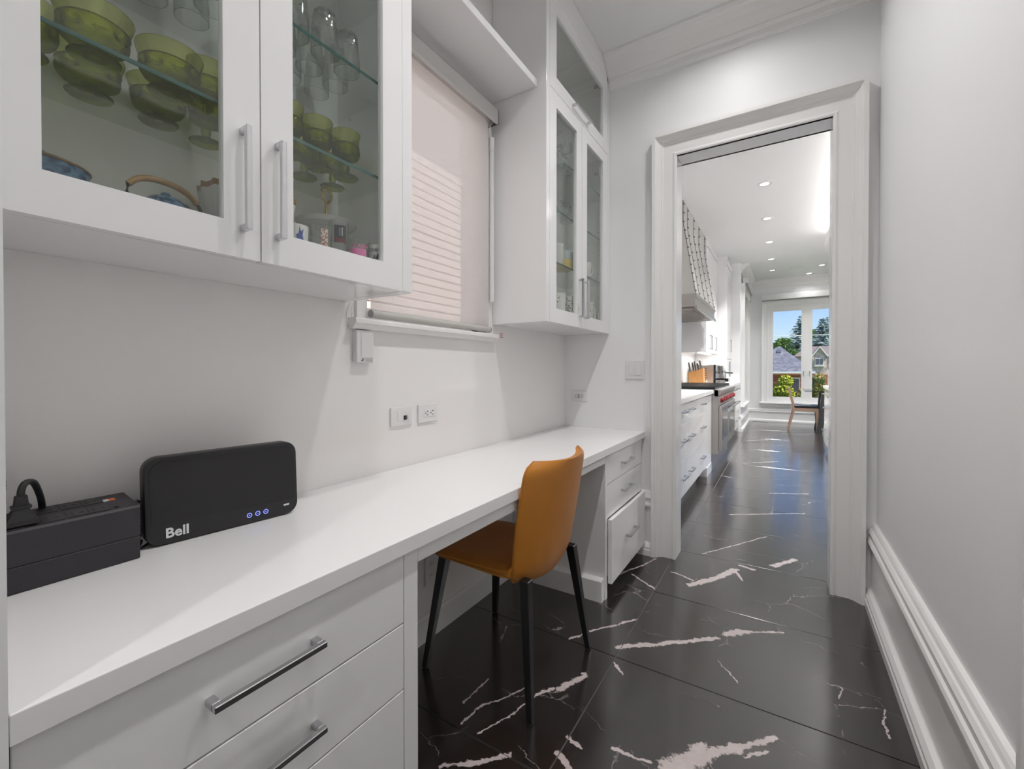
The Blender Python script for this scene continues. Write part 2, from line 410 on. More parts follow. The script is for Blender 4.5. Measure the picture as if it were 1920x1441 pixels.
# desk-side wall with the window opening (Y 1.02..1.755, Z 1.31..2.42)
WY0, WY1, WZ0, WZ1 = 1.015, 1.765, 1.31, 2.42
wallbox('wall_left', [(XW - .16, XW, .0, WY0, 0, ZC), (XW - .16, XW, WY1, YE + .12, 0, ZC),
                      (XW - .16, XW, WY0, WY1, 0, WZ0), (XW - .16, XW, WY0, WY1, WZ1, ZC)], M['splash'], 'glossy off-white wall behind the desk counter')
wallbox('wall_near_left', [(-1.425, -.722, -.02, .105, 0, ZC), (-.84, -.722, -2.6, -.02, 0, ZC)], M['paint'])
wallbox('wall_end', [(XW, JL - .016, YE, YE + .125, 0, ZC), (JR + .016, XR + .12, YE, YE + .125, 0, ZC),
                     (JL - .016, JR + .016, YE, YE + .125, DH + .016, ZC), (XR + .12, KR, YE, YE + .125, 0, ZC)], M['paint'])
wallbox('wall_right', [(XR, XR + .12, 1.00, YE, 0, ZC), (XR, XR + .12, -2.6, .05, 0, ZC), (XR, XR + .12, .05, 1.00, 2.40, ZC)], M['paint'])
wallbox('wall_behind', [(-.84, XR + .12, -2.72, -2.6, 0, ZC)], M['paint'])
wallbox('wall_kitchen_left', [(KL - .15, KL, YE + .12, 8.92, 0, ZC), (KL - .15, -.82, 8.92, 9.04, 0, ZC),
                              (-.82, -.67, 8.92, 9.30, 0, ZC), (-.82, -.67, 10.60, KF + .15, 0, ZC),
                              (-.82, -.67, 9.30, 10.60, 0, .47), (-.82, -.67, 9.30, 10.60, 2.66, ZC)], M['paint'])
KX0, KX1, KZ0, KZ1 = -.285, 1.125, .435, 2.49
wallbox('wall_kitchen_far', [(-.82, KX0, KF, KF + .15, 0, ZC), (KX1, KR + .15, KF, KF + .15, 0, ZC),
                             (KX0, KX1, KF, KF + .15, 0, KZ0), (KX0, KX1, KF, KF + .15, KZ1, ZC)], M['paint'])
wallbox('wall_kitchen_right', [(KR, KR + .15, YE, KF + .15, 0, ZC)], M['paint'])

# ================================================================== TRIM
CAS = [(0, .0), (0, .017), (.006, .021), (.014, .021), (.018, .017), (.024, .014), (.075, .017), (.080, .024), (.086, .024), (.090, .029),
       (.098, .036), (.106, .046), (.112, .050), (.116, .058), (.134, .058), (.134, 0)]
def casing(name, a0, a1, zt, face, sign, axis='x', zb=0.0, m=None, parent=None, w=1.0, closed=False):
    """mitred moulding round an opening a0..a1 up to zt on a wall plane; sign = side the thickness grows to"""
    bm = newbm(); loops = []
    for u, d in CAS:
        u *= w; f = face + sign * d
        pts = [(a0 - u, zb - (u if closed else 0)), (a0 - u, zt + u), (a1 + u, zt + u), (a1 + u, zb - (u if closed else 0))]
        loops.append([bm.verts.new((p[0], f, p[1]) if axis == 'x' else (f, p[0], p[1])) for p in pts])
    n = len(CAS)
    for i in range(n):
        A, B = loops[i], loops[(i + 1) % n]
        for k in range(4 if closed else 3): bm.faces.new((A[k], A[(k + 1) % 4], B[(k + 1) % 4], B[k]))
    if not closed:
        bm.faces.new([l[0] for l in loops]); bm.faces.new([l[3] for l in loops][::-1])
    return struct(name, bm, m or M['trim'], parent=parent)
t1 = casing('trim_1', JL - .001, JR + .001, DH, YE, -1)
t1['label'] = 'stepped white door casing around the opening to the kitchen'
t2 = casing('trim_2', JL - .001, JR + .001, DH, YE + .125, 1)
bm = newbm()
box(bm, JL - .016, JL, YE - .016, YE + .14, 0, DH); box(bm, JR, JR + .016, YE - .016, YE + .14, 0, DH)
box(bm, JL - .016, JR + .016, YE - .016, YE + .14, DH, DH + .016)
struct('trim_3', bm, mat('jamb_gloss', (.82, .82, .83), .16, var=(5, .01)), 'smooth glossy white jamb lining of the kitchen doorway')
# near doorway in the right wall, with its closed door
casing('trim_4', .17, .905, 2.27, XR, -1, axis='y')
bm = newbm(); box(bm, XR + .015, XR + .055, .155, .92, .008, 2.285)
for (a, b) in ((.25, 1.05), (1.17, 2.15)):
    box(bm, XR + .009, XR + .016, .28, .80, a, b)
d2 = struct('door_2', bm, M['trim'])
bm = newbm(); lathe(bm, [(0, 0), (.025, 0), (.028, .02), (.016, .035), (.012, .05)], seg=16)
for v in bm.verts: v.co = Vector((XR + .015 - v.co.z, .23 + v.co.x, 1.0 + v.co.y))
obj('door_knob', bm, M['chrome'], d2, True)

BBP = [(0, 0), (.050, 0), (.050, .034), (.046, .040), (.046, .052), (.041, .060), (.036, .068), (.024, .074), (.021, .078), (.021, .288), (.026, .292),
       (.036, .296), (.038, .306), (.034, .316), (.027, .320), (.027, .336), (.031, .340), (.033, .350), (.026, .362), (.021, .366), (.017, .376), (.012, .384), (0, .386)]
def baseb(name, along, wallc, sign, a0, a1, k=1.0):
    bm = newbm(); pr = [(wallc + sign * d, z * k) for d, z in BBP]
    prism(bm, pr, along, a0, a1)
    return struct(name, bm, M['trim'])
baseb('baseboard_right', 'y', XR, -1, 1.045, YE)
baseb('baseboard_end', 'x', YE, -1, -.80, JL - .135)
baseb('baseboard_kitchen_far', 'x', KF, -1, -.67, KR, .72)
baseb('baseboard_kitchen_side', 'y', -.67, 1, 8.92, KF, .72)
# crown
CRP = [(0, 2.910), (.018, 2.912), (.022, 2.922), (.022, 2.948), (.030, 2.952), (.036, 2.966), (.034, 2.974), (.050, 2.990), (.075, 3.022), (.105, 3.048), (.122, 3.056), (.128, 3.064), (.135, 3.066), (.135, ZC), (0, ZC)]
def crown(name, along, wallc, sign, a0, a1):
    bm = newbm(); prism(bm, [(wallc + sign * d, z) for d, z in CRP], along, a0, a1); return struct(name, bm, M['trim'])
crown('trim_5', 'x', YE, -1, XU + .001, XR)
crown('trim_6', 'y', XR, -1, -2.6, YE)
crown('trim_7', 'x', KF, -1, -.67, KR)
crown('trim_8', 'y', -.67, 1, 9.02, KF)

# ================================================================== WINDOW BEHIND THE DESK
bm = newbm(); w = .03
for (a, b, c, d) in ((WY0, WY0 + .045, WZ0, WZ1), (WY1 - .045, WY1, WZ0, WZ1), (WY0, WY1, WZ0, WZ0 + .05), (WY0, WY1, WZ1 - .05, WZ1)):
    box(bm, XW - .10, XW - .05, a, b, c, d)
win1 = struct('window_1', bm, M['trim'], 'white framed window behind the roller blind')
rb('pane', XW - .078, XW - .072, WY0 + .04, WY1 - .04, WZ0 + .045, WZ1 - .045, M['wpane'], win1, bev=0)
bm = newbm(); box(bm, XW, XW + .012, .985, WY0 + .012, WZ0, 2.46); box(bm, XW, XW + .012, WY1 - .012, 1.805, WZ0, 2.46)
obj('window_frame', bm, M['trim'], win1)
bm = newbm(); prism(bm, [(XW - .05, 1.272), (XW + .022, 1.272), (XW + .030, 1.280), (XW + .034, 1.288), (XW + .041, 1.291), (XW + .041, 1.303), (XW + .036, 1.309), (XW - .05, 1.311)], 'y', .958, 1.8243)
obj('window_sill', bm, M['trim'], win1)

bl = thing('roller_blind', 'white screen roller blind pulled down over the window above the desk', 'blind', (-1.235, 1.39, 1.32))
bm = newbm(); box(bm, -1.2375, -1.2365, 1.030, 1.752, 1.325, 2.38); obj('fabric', bm, M['blind'], bl)
bm = newbm(); tube(bm, [(-1.234, 1.030, 1.328), (-1.234, 1.752, 1.328)], .0135, 14); obj('hem_bar', bm, mat('hem_grey', (.52, .51, .48), .4, var=(20, .02)), bl, True)
for yy in (1.026, 1.753):
    bm = newbm(); tube(bm, [(-1.234, yy, 1.328), (-1.234, yy + .004, 1.328)], .0142, 14); obj('end_cap', bm, M['grey'], bl)
bm = newbm(); prism(bm, [(-1.262, 2.412), (-1.200, 2.412), (-1.192, 2.404), (-1.192, 2.345), (-1.197, 2.337), (-1.203, 2.337), (-1.203, 2.398), (-1.262, 2.398)], 'y', .985, 1.771)
obj('cassette', bm, mat('cassette_grey', (.60, .59, .575), .35, var=(20, .02)), bl)
bm = newbm(); prism(bm, [(-1.262, 2.413), (-1.200, 2.413), (-1.191, 2.404), (-1.191, 2.344), (-1.197, 2.336), (-1.262, 2.336)], 'y', 1.771, 1.775); obj('bracket', bm, M['steeld'], bl)
bm = newbm(); tube(bm, [(-1.236, .99, 2.372), (-1.236, 1.765, 2.372)], .019, 16); obj('roller', bm, M['blind'], bl, True)
bm = newbm(); tube(bm, [(-1.236, 1.757, 2.362), (-1.236, 1.769, 2.362)], .022, 16); obj('motor_end', bm, M['grey'], bl, True)
bm = newbm(); tube(bm, [(-1.238, 1.782, 1.48), (-1.238, 1.782, 2.28)], .0105, 12); obj('battery_tube', bm, M['plate'], bl, True)
for z0, z1 in ((2.22, 2.285), (1.47, 1.53), (1.53, 1.86)):
    bm = newbm(); tube(bm, [(-1.238, 1.782, z0), (-1.238, 1.782, z1)], .0125 if z1 - z0 < .1 else .0118, 12); obj('tube_clip', bm, M['plate'], bl, True)
bm = newbm(); tube(bm, smoothpts([(-1.238, 1.778, 2.28), (-1.240, 1.770, 2.31), (-1.236, 1.765, 2.345)]), .003, 6); obj('lead_wire', bm, M['plate'], bl, True)

sh = rb('wall_shelf', XW + .001, -1.0025, .951, 1.8235, 2.481, 2.515, M['lacquer'], bev=.0015)
tag(sh, 'thick white shelf bridging the two cabinets above the window blind', 'shelf')

# brick wall of the neighbouring house outside
bm = newbm(); box(bm, -2.95, -2.72, -1.6, 5.0, -.5, 4.6)
nb = struct('wall_neighbour', bm, mat('mortar', (.42, .39, .38), .9, var=(30, .08)), 'brick wall of the neighbouring house seen through the blind')
brm = mat('pale_brick', (.86, .74, .71), .85, bump=(120, .4), var=(9, .12))
bm = newbm(); box(bm, -.012, .012, -.107, .107, -.031, .031); bevel(bm, .003, 1)
bme = bpy.data.meshes.new('brick'); bm.to_mesh(bme); bm.free(); bme.materials.append(brm)
for r in range(20):
    for c in range(15):
        o = bpy.data.objects.new('brick', bme); COL.objects.link(o); o.parent = nb
        o.location = Vector((-2.716 + random.uniform(-.002, .002), 1.25 + c * .224 + (.112 if r % 2 else 0), .95 + r * .075)) - ORG[nb]
bm = newbm()
for r in range(46):
    for c in range(30):
        y = -1.5 + c * .224 + (.112 if r % 2 else 0); z = -.4 + r * .075
        y0 = 1.25 - .2; 
        if 19.5 > (z - .95) / .075 > -.5 and y0 + .09 < y < 1.25 + 15 * .224 - .1: continue
        box(bm, -2.728, -2.704, y - .107, y + .107, z - .0685 + .0375, z + .0315)
obj('brick_field', bm, brm, nb, kind='stuff')

# ================================================================== CABINET BUILDERS
def bar_handle(parent, p, axis, L=.205, out=.030, s=.011, m=None, name='handle'):
    """square bar pull on a front that faces +X; p = centre on the front plane"""
    bm = newbm(); x, y, z = p; h = L / 2
    if axis == 'z':
        box(bm, x + out - s, x + out, y - s / 2, y + s / 2, z - h, z + h)
        for q in (z - h + s * .6, z + h - s * .6): box(bm, x, x + out - s + .0005, y - s / 2, y + s / 2, q - s * .6, q + s * .6)
    else:
        box(bm, x + out - s, x + out, y - h, y + h, z - s / 2, z + s / 2)
        for q in (y - h + s * .6, y + h - s * .6): box(bm, x, x + out - s + .0005, q - s * .6, q + s * .6, z - s / 2, z + s / 2)
    bevel(bm, .0012, 1)
    return obj(name, bm, m or M['chrome'], parent)
def glass_door(parent, x, y0, y1, z0, z1, fw=.0715, hz=None, hy=None, haxis='z', hl=.213):
    """lacquered frame door with a see-through pane, front plane at x"""
    bm = newbm(); t = .020
    box(bm, x - t, x, y0, y0 + fw, z0, z1); box(bm, x - t, x, y1 - fw, y1, z0, z1)
    box(bm, x - t, x, y0 + fw, y1 - fw, z0, z0 + fw); box(bm, x - t, x, y0 + fw, y1 - fw, z1 - fw, z1)
    bmesh.ops.remove_doubles(bm, verts=bm.verts, dist=1e-6)
    d = obj('door', bm, M['lacquer'], parent)
    rb('glass_pane', x - .014, x - .010, y0 + fw, y1 - fw, z0 + fw, z1 - fw, M['pane'], d, bev=0)
    if hz is not None: bar_handle(d, (x, hy, hz), haxis, hl)
    return d
def hinge(parent, x, y, z):
    bm = newbm(); box(bm, x - .060, x - .022, y - .006, y + .006, z - .010, z + .010); box(bm, x - .030, x - .021, y - .020, y + .004, z - .022, z + .022); bevel(bm, .002, 1)
    return obj('hinge', bm, M['grey'], parent)
def glass_shelf(parent, x0, x1, y0, y1, z):
    s = rb('glass_shelf', x0, x1 - .0012, y0, y1, z - .008, z, M['shelf'], parent, bev=0)
    rb('polished_edge', x1 - .0012, x1, y0, y1, z - .008, z, M['shelfedge'], s, bev=0)
    return s
def carcass(parent, y0, y1, z0, z1, xb, xf, t=.018, mids=()):
    bm = newbm()
    box(bm, xb, xb + .010, y0, y1, z0, z1)
    box(bm, xb, xf, y0, y0 + t, z0, z1); box(bm, xb, xf, y1 - t, y1, z0, z1)
    box(bm, xb, xf, y0, y1, z0, z0 + t); box(bm, xb, xf, y0, y1, z1 - t, z1)
    for q in mids: box(bm, xb, xf, y0, y1, q - t / 2, q + t / 2)
    return obj('body', bm, M['inside'], parent)

# ------------------------------------------------------------------ upper cabinet (left)
UZ = 1.3615
uc = thing('upper_cabinet', 'white glossy glass-door wall cabinet full of green goblets, above the router', 'cabinet', (-1.1, .53, UZ))
carcass(uc, .107, .934, UZ + .004, 3.04, XW + .001, XU - .022, mids=(2.497,))
bm = newbm(); box(bm, XW + .001, XU, .9115, .9505, UZ, ZC - .001); bevel(bm, .0012, 1); obj('end_panel', bm, M['lacquer'], uc)
rb('bottom_panel', XW + .001, XU - .022, .107, .911, UZ + .001, UZ + .0045, M['lacquer'], uc, bev=0)
glass_door(uc, XU, .1065, .5011, UZ + .001, 2.4945, hz=1.523, hy=.465)
glass_door(uc, XU, .5039, .9100, UZ + .001, 2.4945, hz=1.523, hy=.538)
glass_door(uc, XU, .1065, .9100, 2.4985, 2.951, hz=2.535, hy=.5, haxis='y')
rb('fascia', XU - .018, XU, .107, .911, 2.9535, ZC - .001, M['lacquer'], uc, bev=.001)
for z in (1.682, 1.950, 2.229): glass_shelf(uc, -1.2535, -.983, .127, .914, z)
for z in (1.670, 1.938, 2.217):
    for x in (-1.19, -1.02):
        bm = newbm(); tube(bm, [(x, .915, z), (x, .904, z)], .004, 8); obj('shelf_pin', bm, M['plate'], uc)
for z in (1.62, 1.75, 1.86, 2.05, 2.12): 
    for x in (-1.19, -1.0):
        bm = newbm(); tube(bm, [(x, .9165, z), (x, .9155, z)], .0025, 6); obj('pin_hole', bm, M['dark'], uc)

# ------------------------------------------------------------------ tall wall cabinet (right of the window)
tc = thing('tall_wall_cabinet', 'tall white glass-door wall cabinet between the window and the kitchen doorway', 'cabinet', (-1.1, 2.26, UZ))
Y0 = 1.8245
bm = newbm(); box(bm, XW + .001, XU, Y0, Y0 + .0345, UZ, ZC - .001); bevel(bm, .0012, 1); obj('end_panel', bm, M['lacquer'], tc)
bm = newbm(); box(bm, XU - .020, XU, 2.6545, YE - .001, UZ, ZC - .001); obj('filler', bm, M['lacquer'], tc)
carcass(tc, Y0 + .035, YE - .002, UZ + .004, 3.04, XW + .001, XU - .022, mids=(2.497,))
rb('bottom_panel', XW + .001, XU - .022, Y0 + .03, YE - .002, UZ + .001, UZ + .0045, M['lacquer'], tc, bev=0)
glass_door(tc, XU, 1.8605, 2.2495, UZ + .001, 2.4935, hz=1.523, hy=2.213)
glass_door(tc, XU, 2.2525, 2.6530, UZ + .001, 2.4935, hz=1.523, hy=2.290)
glass_door(tc, XU, 1.8605, 2.6530, 2.4975, 2.951, hz=2.533, hy=2.225, haxis='y')
rb('fascia', XU - .018, XU, Y0 + .035, YE - .001, 2.9535, ZC - .001, M['lacquer'], tc, bev=.001)
for z in (1.682, 1.950, 2.229): glass_shelf(tc, -1.2535, -.983, Y0 + .055, 2.678, z)
hinge(tc, XU, 2.580, 2.90); hinge(tc, XU, 2.585, 2.36); hinge(tc, XU, 2.585, 1.47)
for z in (1.60, 1.75, 1.87, 2.02, 2.14):
    for x in (-1.19, -1.02):
        bm = newbm(); tube(bm, [(x, 2.6815, z), (x, 2.6795, z)], .0025, 6); obj('pin_hole', bm, M['dark'], tc)

# ------------------------------------------------------------------ desk
CT0, CT1, XC = .7115, .7480, -.7218
ct = rb('desk_countertop', XW + .001, XC, .1055, YE - .001, CT0, CT1, M['quartz'], bev=.0015, seg=2)
tag(ct, 'long white stone counter running along the wall as a desk', 'countertop')
def drawer(parent, x, y0, y1, z0, z1, hy, hz, hl, hm=None, hout=.030):
    d = rb('drawer', x - .020, x, y0, y1, z0, z1, M['lacquer'], parent, bev=.0012)
    bar_handle(d, (x, hy, hz), 'y', hl, m=hm, out=hout); return d
du = thing('drawer_cabinet', 'white glossy drawer unit under the desk with dark reflecting pulls, nearest the camera', 'cabinet', (-1.0, .43, 0))
bm = newbm(); box(bm, XW + .002, XF - .022, .107, .704, .09, CT0 - .0005); box(bm, XW + .002, XF - .075, .107, .704, 0, .09); obj('body', bm, M['inside'], du)
rb('side_panel', XW + .002, XF, .7045, .7480, 0, CT0 - .0005, M['lacquer'], du, bev=.0012)
for z0, z1 in ((.5505, .7085), (.3985, .5475), (.080, .3955)):
    drawer(du, XF, .108, .7025, z0, z1, .3925, (z0 + z1) / 2 if z0 > .3 else .30, .185, M['chrome2'], .033)
ap = rb('desk_apron', XF - .020, XF, .7485, 2.0235, .6720, CT0 - .0005, M['lacquer'], bev=.001)
tag(ap, 'narrow white rail under the counter front above the chair', 'rail')
du2 = thing('drawer_cabinet', 'white drawer unit under the desk beside the doorway, its bottom drawer slightly open', 'cabinet', (-1.0, 2.35, 0))
rb('side_panel', XW + .002, XF + .002, 2.0240, 2.0530, 0, CT0 - .0005, M['lacquer'], du2, bev=.0012)
bm = newbm(); box(bm, XW + .002, XF - .022, 2.0532, 2.668, .075, CT0 - .0005); box(bm, XW + .002, XF - .085, 2.0532, 2.668, 0, .075); obj('body', bm, M['lacquer'], du2)
bm = newbm(); box(bm, XF - .16, XF - .085, 2.6405, 2.668, 0, .09); box(bm, XF - .085, XF - .022, 2.655, 2.668, 0, .09); obj('toe_end', bm, M['lacquer'], du2)
rb('filler', XF - .030, XF - .012, 2.6685, YE - .001, .20, CT0 - .002, M['lacquer'], du2, bev=0)
drawer(du2, XF, 2.056, 2.664, .5605, .7085, 2.350, .6335, .165)
drawer(du2, XF, 2.056, 2.664, .3925, .5575, 2.348, .485, .165)
dd_ = drawer(du2, XF + .024, 2.056, 2.664, .072, .3895, 2.352, .245, .165)
rb('drawer_box', XF - .35, XF + .003, 2.075, 2.645, .11, .33, M['inside'], dd_, bev=.001)
# desk knee-space skirting
bm = newbm()
prism(bm, [(XW, 0), (XW + .014, 0), (XW + .014, .098), (XW + .010, .106), (XW, .110)], 'y', .749, 2.0235)
prism(bm, [(2.0235, 0), (1.992, 0), (1.992, .100), (2.000, .108), (2.0235, .110)], 'x', XW + .014, -.7385)
struct('baseboard_left', bm, M['lacquer'])

# ------------------------------------------------------------------ wall plates
def plate_left(name, label, y0, y1, z0, z1, cat='outlet'):
    t = thing(name, label, cat, (XW, (y0 + y1) / 2, z0))
    rb('cover_plate', XW + .0005, XW + .008, y0, y1, z0, z1, M['plate'], t, bev=.002, seg=2); return t
def slots_left(t, yc, zc, s=1.0):
    f = rb('socket_face', XW + .008, XW + .0098, yc - .033, yc + .033, zc - .0165, zc + .0165, M['plate'], t, bev=.001)
    for q in (-.017, .015):
        for dy, dz, a, b in ((.0035, .0075, .0042, .0014), (.0035, -.0075, .0042, .0014), (-.0075, 0, .0022, .0024)):
            rb('slot', XW + .0097, XW + .0102, yc + q + dy - a, yc + q + dy + a, zc + dz - b, zc + dz + b, M['dark'], f, bev=0)
jk = plate_left('cable_jack', 'white cable jack plate with a dark port, left of the wall socket above the desk', 1.141, 1.252, .912, .985, 'jack')
rb('insert', XW + .008, XW + .0095, 1.172, 1.238, .930, .968, M['plate'], jk, bev=.001)
rb('port', XW + .0095, XW + .0112, 1.203, 1.217, .934, .951, M['dark'], jk, bev=0)
rb('plug_body', XW + .0095, XW + .018, 1.219, 1.234, .936, .952, M['plate'], jk, bev=.001)
ou = plate_left('wall_outlet', 'white double socket on the wall above the desk, right of the cable jack', 1.287, 1.400, .912, .987)
slots_left(ou, 1.350, .950)
ou3 = plate_left('wall_outlet', 'white socket low on the wall under the desk behind the chair leg', 1.325, 1.400, .225, .345)
for q in (.262, .308):
    bm = newbm(); tube(bm, [(XW + .008, 1.3625, q), (XW + .0105, 1.3625, q)], .0165, 16); f = obj('socket_face', bm, M['plate'], ou3)
    for dy in (-.006, .006): rb('slot', XW + .0104, XW + .0108, 1.3625 + dy - .001, 1.3625 + dy + .001, q - .001, q + .007, M['dark'], f, bev=0)
def plate_end(name, label, x0, x1, z0, z1, cat):
    t = thing(name, label, cat, ((x0 + x1) / 2, YE, z0))
    rb('cover_plate', x0, x1, YE - .008, YE - .0005, z0, z1, M['plate'], t, bev=.002, seg=2); return t
ou2 = plate_end('wall_outlet', 'white socket with charging ports on the end wall beside the counter corner', -1.218, -1.104, .918, .990, 'outlet')
f = rb('socket_face', -1.194, -1.128, YE - .0098, YE - .008, .937, .971, M['plate'], ou2, bev=.001)
for q in (-1.184, -1.142):
    for dx, dz, a, b in ((.005, .008, .004, .0014), (.005, -.008, .004, .0014), (-.004, 0, .0022, .0024)):
        rb('slot', q + dx - a, q + dx + a, YE - .0102, YE - .0097, .954 + dz - b, .954 + dz + b, M['dark'], f, bev=0)
for dz in (-.007, .007): rb('usb_port', -1.168, -1.155, YE - .0103, YE - .0097, .954 + dz - .0032, .954 + dz + .0032, M['dark'], f, bev=0)
sw = plate_end('light_switch', 'white double rocker switch plate beside the doorway casing', -.843, -.727, 1.072, 1.186, 'switch')
for a in (-.824, -.780):
    rb('rocker', a, a + .034, YE - .0118 if a > -.8 else YE - .0095, YE - .008, 1.096, 1.162, M['plate'], sw, bev=.0012)
ws = thing('wall_mark', 'tiny red printed mark on the wall under the tall cabinet', 'sticker', (XW, 1.905, 1.30))
for z0, z1, y0, y1 in ((1.300, 1.3035, 1.896, 1.922), (1.309, 1.312, 1.898, 1.918), (1.318, 1.3215, 1.896, 1.920)):
    rb('print_line', XW + .0003, XW + .0009, y0, y1, z0, z1, M['ink'], ws, bev=0)
wb = thing('blind_controller', 'small white control box with a cable hanging under the window sill', 'control box', (XW, 1.005, 1.155))
rb('case', XW + .0005, XW + .024, .9735, 1.046, 1.155, 1.268, M['plate'], wb, bev=.003, seg=2)
rb('cover', XW + .024, XW + .0255, .991, 1.044, 1.172, 1.258, M['plate'], wb, bev=.001)
rb('label_strip', XW + .0240, XW + .0248, 1.010, 1.041, 1.158, 1.169, mat('label_grey', (.55, .55, .54), .4, var=(30, .03)), wb, bev=0)
bm = newbm()
for (y, z) in ((.992, 1.160), (.997, 1.160), (.994, 1.165), (.999, 1.166)): box(bm, XW + .0240, XW + .0250, y, y + .004, z, z + .003)
obj('printed_mark', bm, M['printb'], wb)
bm = newbm(); tube(bm, smoothpts([(XW + .012, .976, 1.268), (XW + .010, .960, 1.285), (XW + .008, .945, 1.310), (XW + .006, .952, 1.335), (XW + .004, .965, 1.362)]), .0022, 6); obj('cable', bm, M['plate'], wb, True)
bm = newbm(); tube(bm, smoothpts([(XW + .016, .976, 1.268), (XW + .014, .966, 1.290), (XW + .012, .962, 1.325), (XW + .01, .970, 1.362)]), .0022, 6); obj('cable', bm, M['plate'], wb, True)

# ================================================================== ROUTER, UPS
rt = thing('router', 'black wireless router standing on the white counter, Bell lettering on its front', 'router', (-1.13, .52, CT1))
# front plane runs from (-1.1285,.352) to (-1.096,.690); leans back a little
pA, pB = Vector((-1.138, .357, CT1)), Vector((-1.104, .676, CT1))
ux = (pB - pA).normalized(); nrm = Vector((ux.y, -ux.x, 0)); lean = .06
def rp(u, v, d): return pA + ux * u + Vector((0, 0, v + .0015)) + nrm * (d - lean * v)
RW, RH = (pB - pA).length, .189
def rrect(w, h, r, n=7, ins=0.0):
    pts = []
    for cx, cy, a0 in ((w - r, r, -90), (w - r, h - r, 0), (r, h - r, 90), (r, r, 180)):
        for i in range(n + 1):
            a = R(a0 + 90 * i / n); pts.append((cx + (r - ins) * math.cos(a), cy + (r - ins) * math.sin(a)))
    return pts
bm = newbm(); rings = []
for d, ins in ((-.040, .006), (-.038, .002), (-.034, 0), (-.004, 0), (-.001, .0015), (0, .005)):
    rings.append([bm.verts.new(rp(u, v, d)) for u, v in rrect(RW, RH, .030, 7, ins)])
for A, B in zip(rings, rings[1:]):
    for i in range(len(A)): bm.faces.new((A[i], A[(i + 1) % len(A)], B[(i + 1) % len(A)], B[i]))
bm.faces.new(rings[0][::-1]); bm.faces.new(rings[-1])
obj('case', bm, M['black'], rt, True)
bm = newbm(); o1 = [bm.verts.new(rp(u, v, .0016)) for u, v in [(.012, .047), (RW - .010, .040), (RW - .008, .156), (RW - .014, .172), (RW - .030, .181), (.028, .181), (.014, .172), (.008, .158)]]
o2 = [bm.verts.new(v.co - nrm * .003) for v in o1]
bm.faces.new(o1)
for i in range(len(o1)): bm.faces.new((o1[i], o2[i], o2[(i + 1) % len(o1)], o1[(i + 1) % len(o1)]))
obj('front_panel', bm, mat('router_face', (.015, .014, .015), .55, var=(40, .05)), rt)
text_mesh('Bell', .029, M['letter'], rt, 'lettering', lambda x, y, z: rp(.034 + x * 1.02, .0145 + y, .0006 + z))
for k, u in enumerate((.201, .220, .239)):
    bm = newbm()
    for i in range(20):
        a0, a1 = 2 * math.pi * i / 20, 2 * math.pi * (i + 1) / 20
        f = [rp(u + r * math.cos(a), .0205 + r * math.sin(a), .0012) for r, a in ((.0042, a0), (.0042, a1), (.0060, a1), (.0060, a0))]
        bm.faces.new([bm.verts.new(p) for p in f])
    for s, t in (((-.0016, -.0006), (.0016, .0006)), ((-.0006, -.0016), (.0006, .0016))):
        if k == 1 and s[1] < -.001: continue
        bm.faces.new([bm.verts.new(rp(u + a, .0205 + b, .0012)) for a, b in (s, (t[0], s[1]), t, (s[0], t[1]))])
    obj('indicator_light', bm, M['led'], rt)
bm = newbm(); bm.faces.new([bm.verts.new(rp(u, v, .0010)) for u, v in ((.283, .0235), (.297, .0235), (.297, .0280), (.283, .0280))]); obj('printed_mark', bm, M['letter'], rt)
bm = newbm()
for i in range(9):
    z = .030 + i * .007
    box(bm, 0, .001, 0, .001, 0, .001)
    vs = list(bm.verts)[-8:]
    for v in vs: v.co = rp(-.0006 if v.co.x < .0005 else .0006, z + (0 if v.co.z < .0005 else .0028), -.032 if v.co.y < .0005 else -.008)
obj('side_vent', bm, M['dark'], rt)

up = thing('power_backup', 'charcoal battery backup strip with sockets on the counter left of the router', 'power backup', (-1.15, .22, CT1))
UX0, UX1, UY0, UY1, UZ1 = -1.205, -1.103, .108, .3385, .868
rb('lower_case', UX0, UX1, UY0, UY1, CT1 + .001, .7935, M['ups'], up, bev=.0015)
bm = newbm(); prism(bm, [(UX0, .7950), (UX1, .7950), (UX1, .8520), (UX1 - .004, .8560), (UX0 + .01, .8680), (UX0 + .002, .866), (UX0, .862)], 'y', UY0, UY1); obj('upper_case', bm, M['ups'], up)
rb('seam', UX0 + .002, UX1 - .002, UY0, UY1 - .002, .7932, .7952, M['dark'], up, bev=0)
def ut(x): return .8560 + (UX1 - .004 - x) / (UX1 - .004 - UX0 - .01) * .012   # top surface height
def patch(x0, x1, y0, y1, m, name, par, h=.0012):
    bm = newbm(); pts = [(x0, y0), (x1, y0), (x1, y1), (x0, y1)]
    a = [bm.verts.new((x, y, ut(x) + h)) for x, y in pts]; b = [bm.verts.new((x, y, ut(x) - .001)) for x, y in pts]
    bm.faces.new(a)
    for i in range(4): bm.faces.new((a[i], b[i], b[(i + 1) % 4], a[(i + 1) % 4]))
    return obj(name, bm, m, par)
for r, (xa, xb) in enumerate(((-1.142, -1.113), (-1.188, -1.159))):
    for k, y in enumerate((.122, .155, .205, .238, .268)):
        if k == 0 and r == 1: continue
        if y + .028 > .31: continue
        s = patch(xa, xb, y, y + .028, mat('socket_face', (.022, .02, .023), .4, var=(60, .1)) if 'socket_face' not in bpy.data.materials else bpy.data.materials['socket_face'], 'socket', up)
        for dx, dy in ((.009, .006), (.020, .006), (.0145, .020)):
            patch(xa + dx - .001, xa + dx + .001, y + dy - .003, y + dy + .003, M['dark'], 'slot', s, .0016)
patch(-1.135, -1.130, .186, .198, M['letter'], 'printed_mark', up); patch(-1.127, -1.124, .186, .194, M['letter'], 'printed_mark', up)
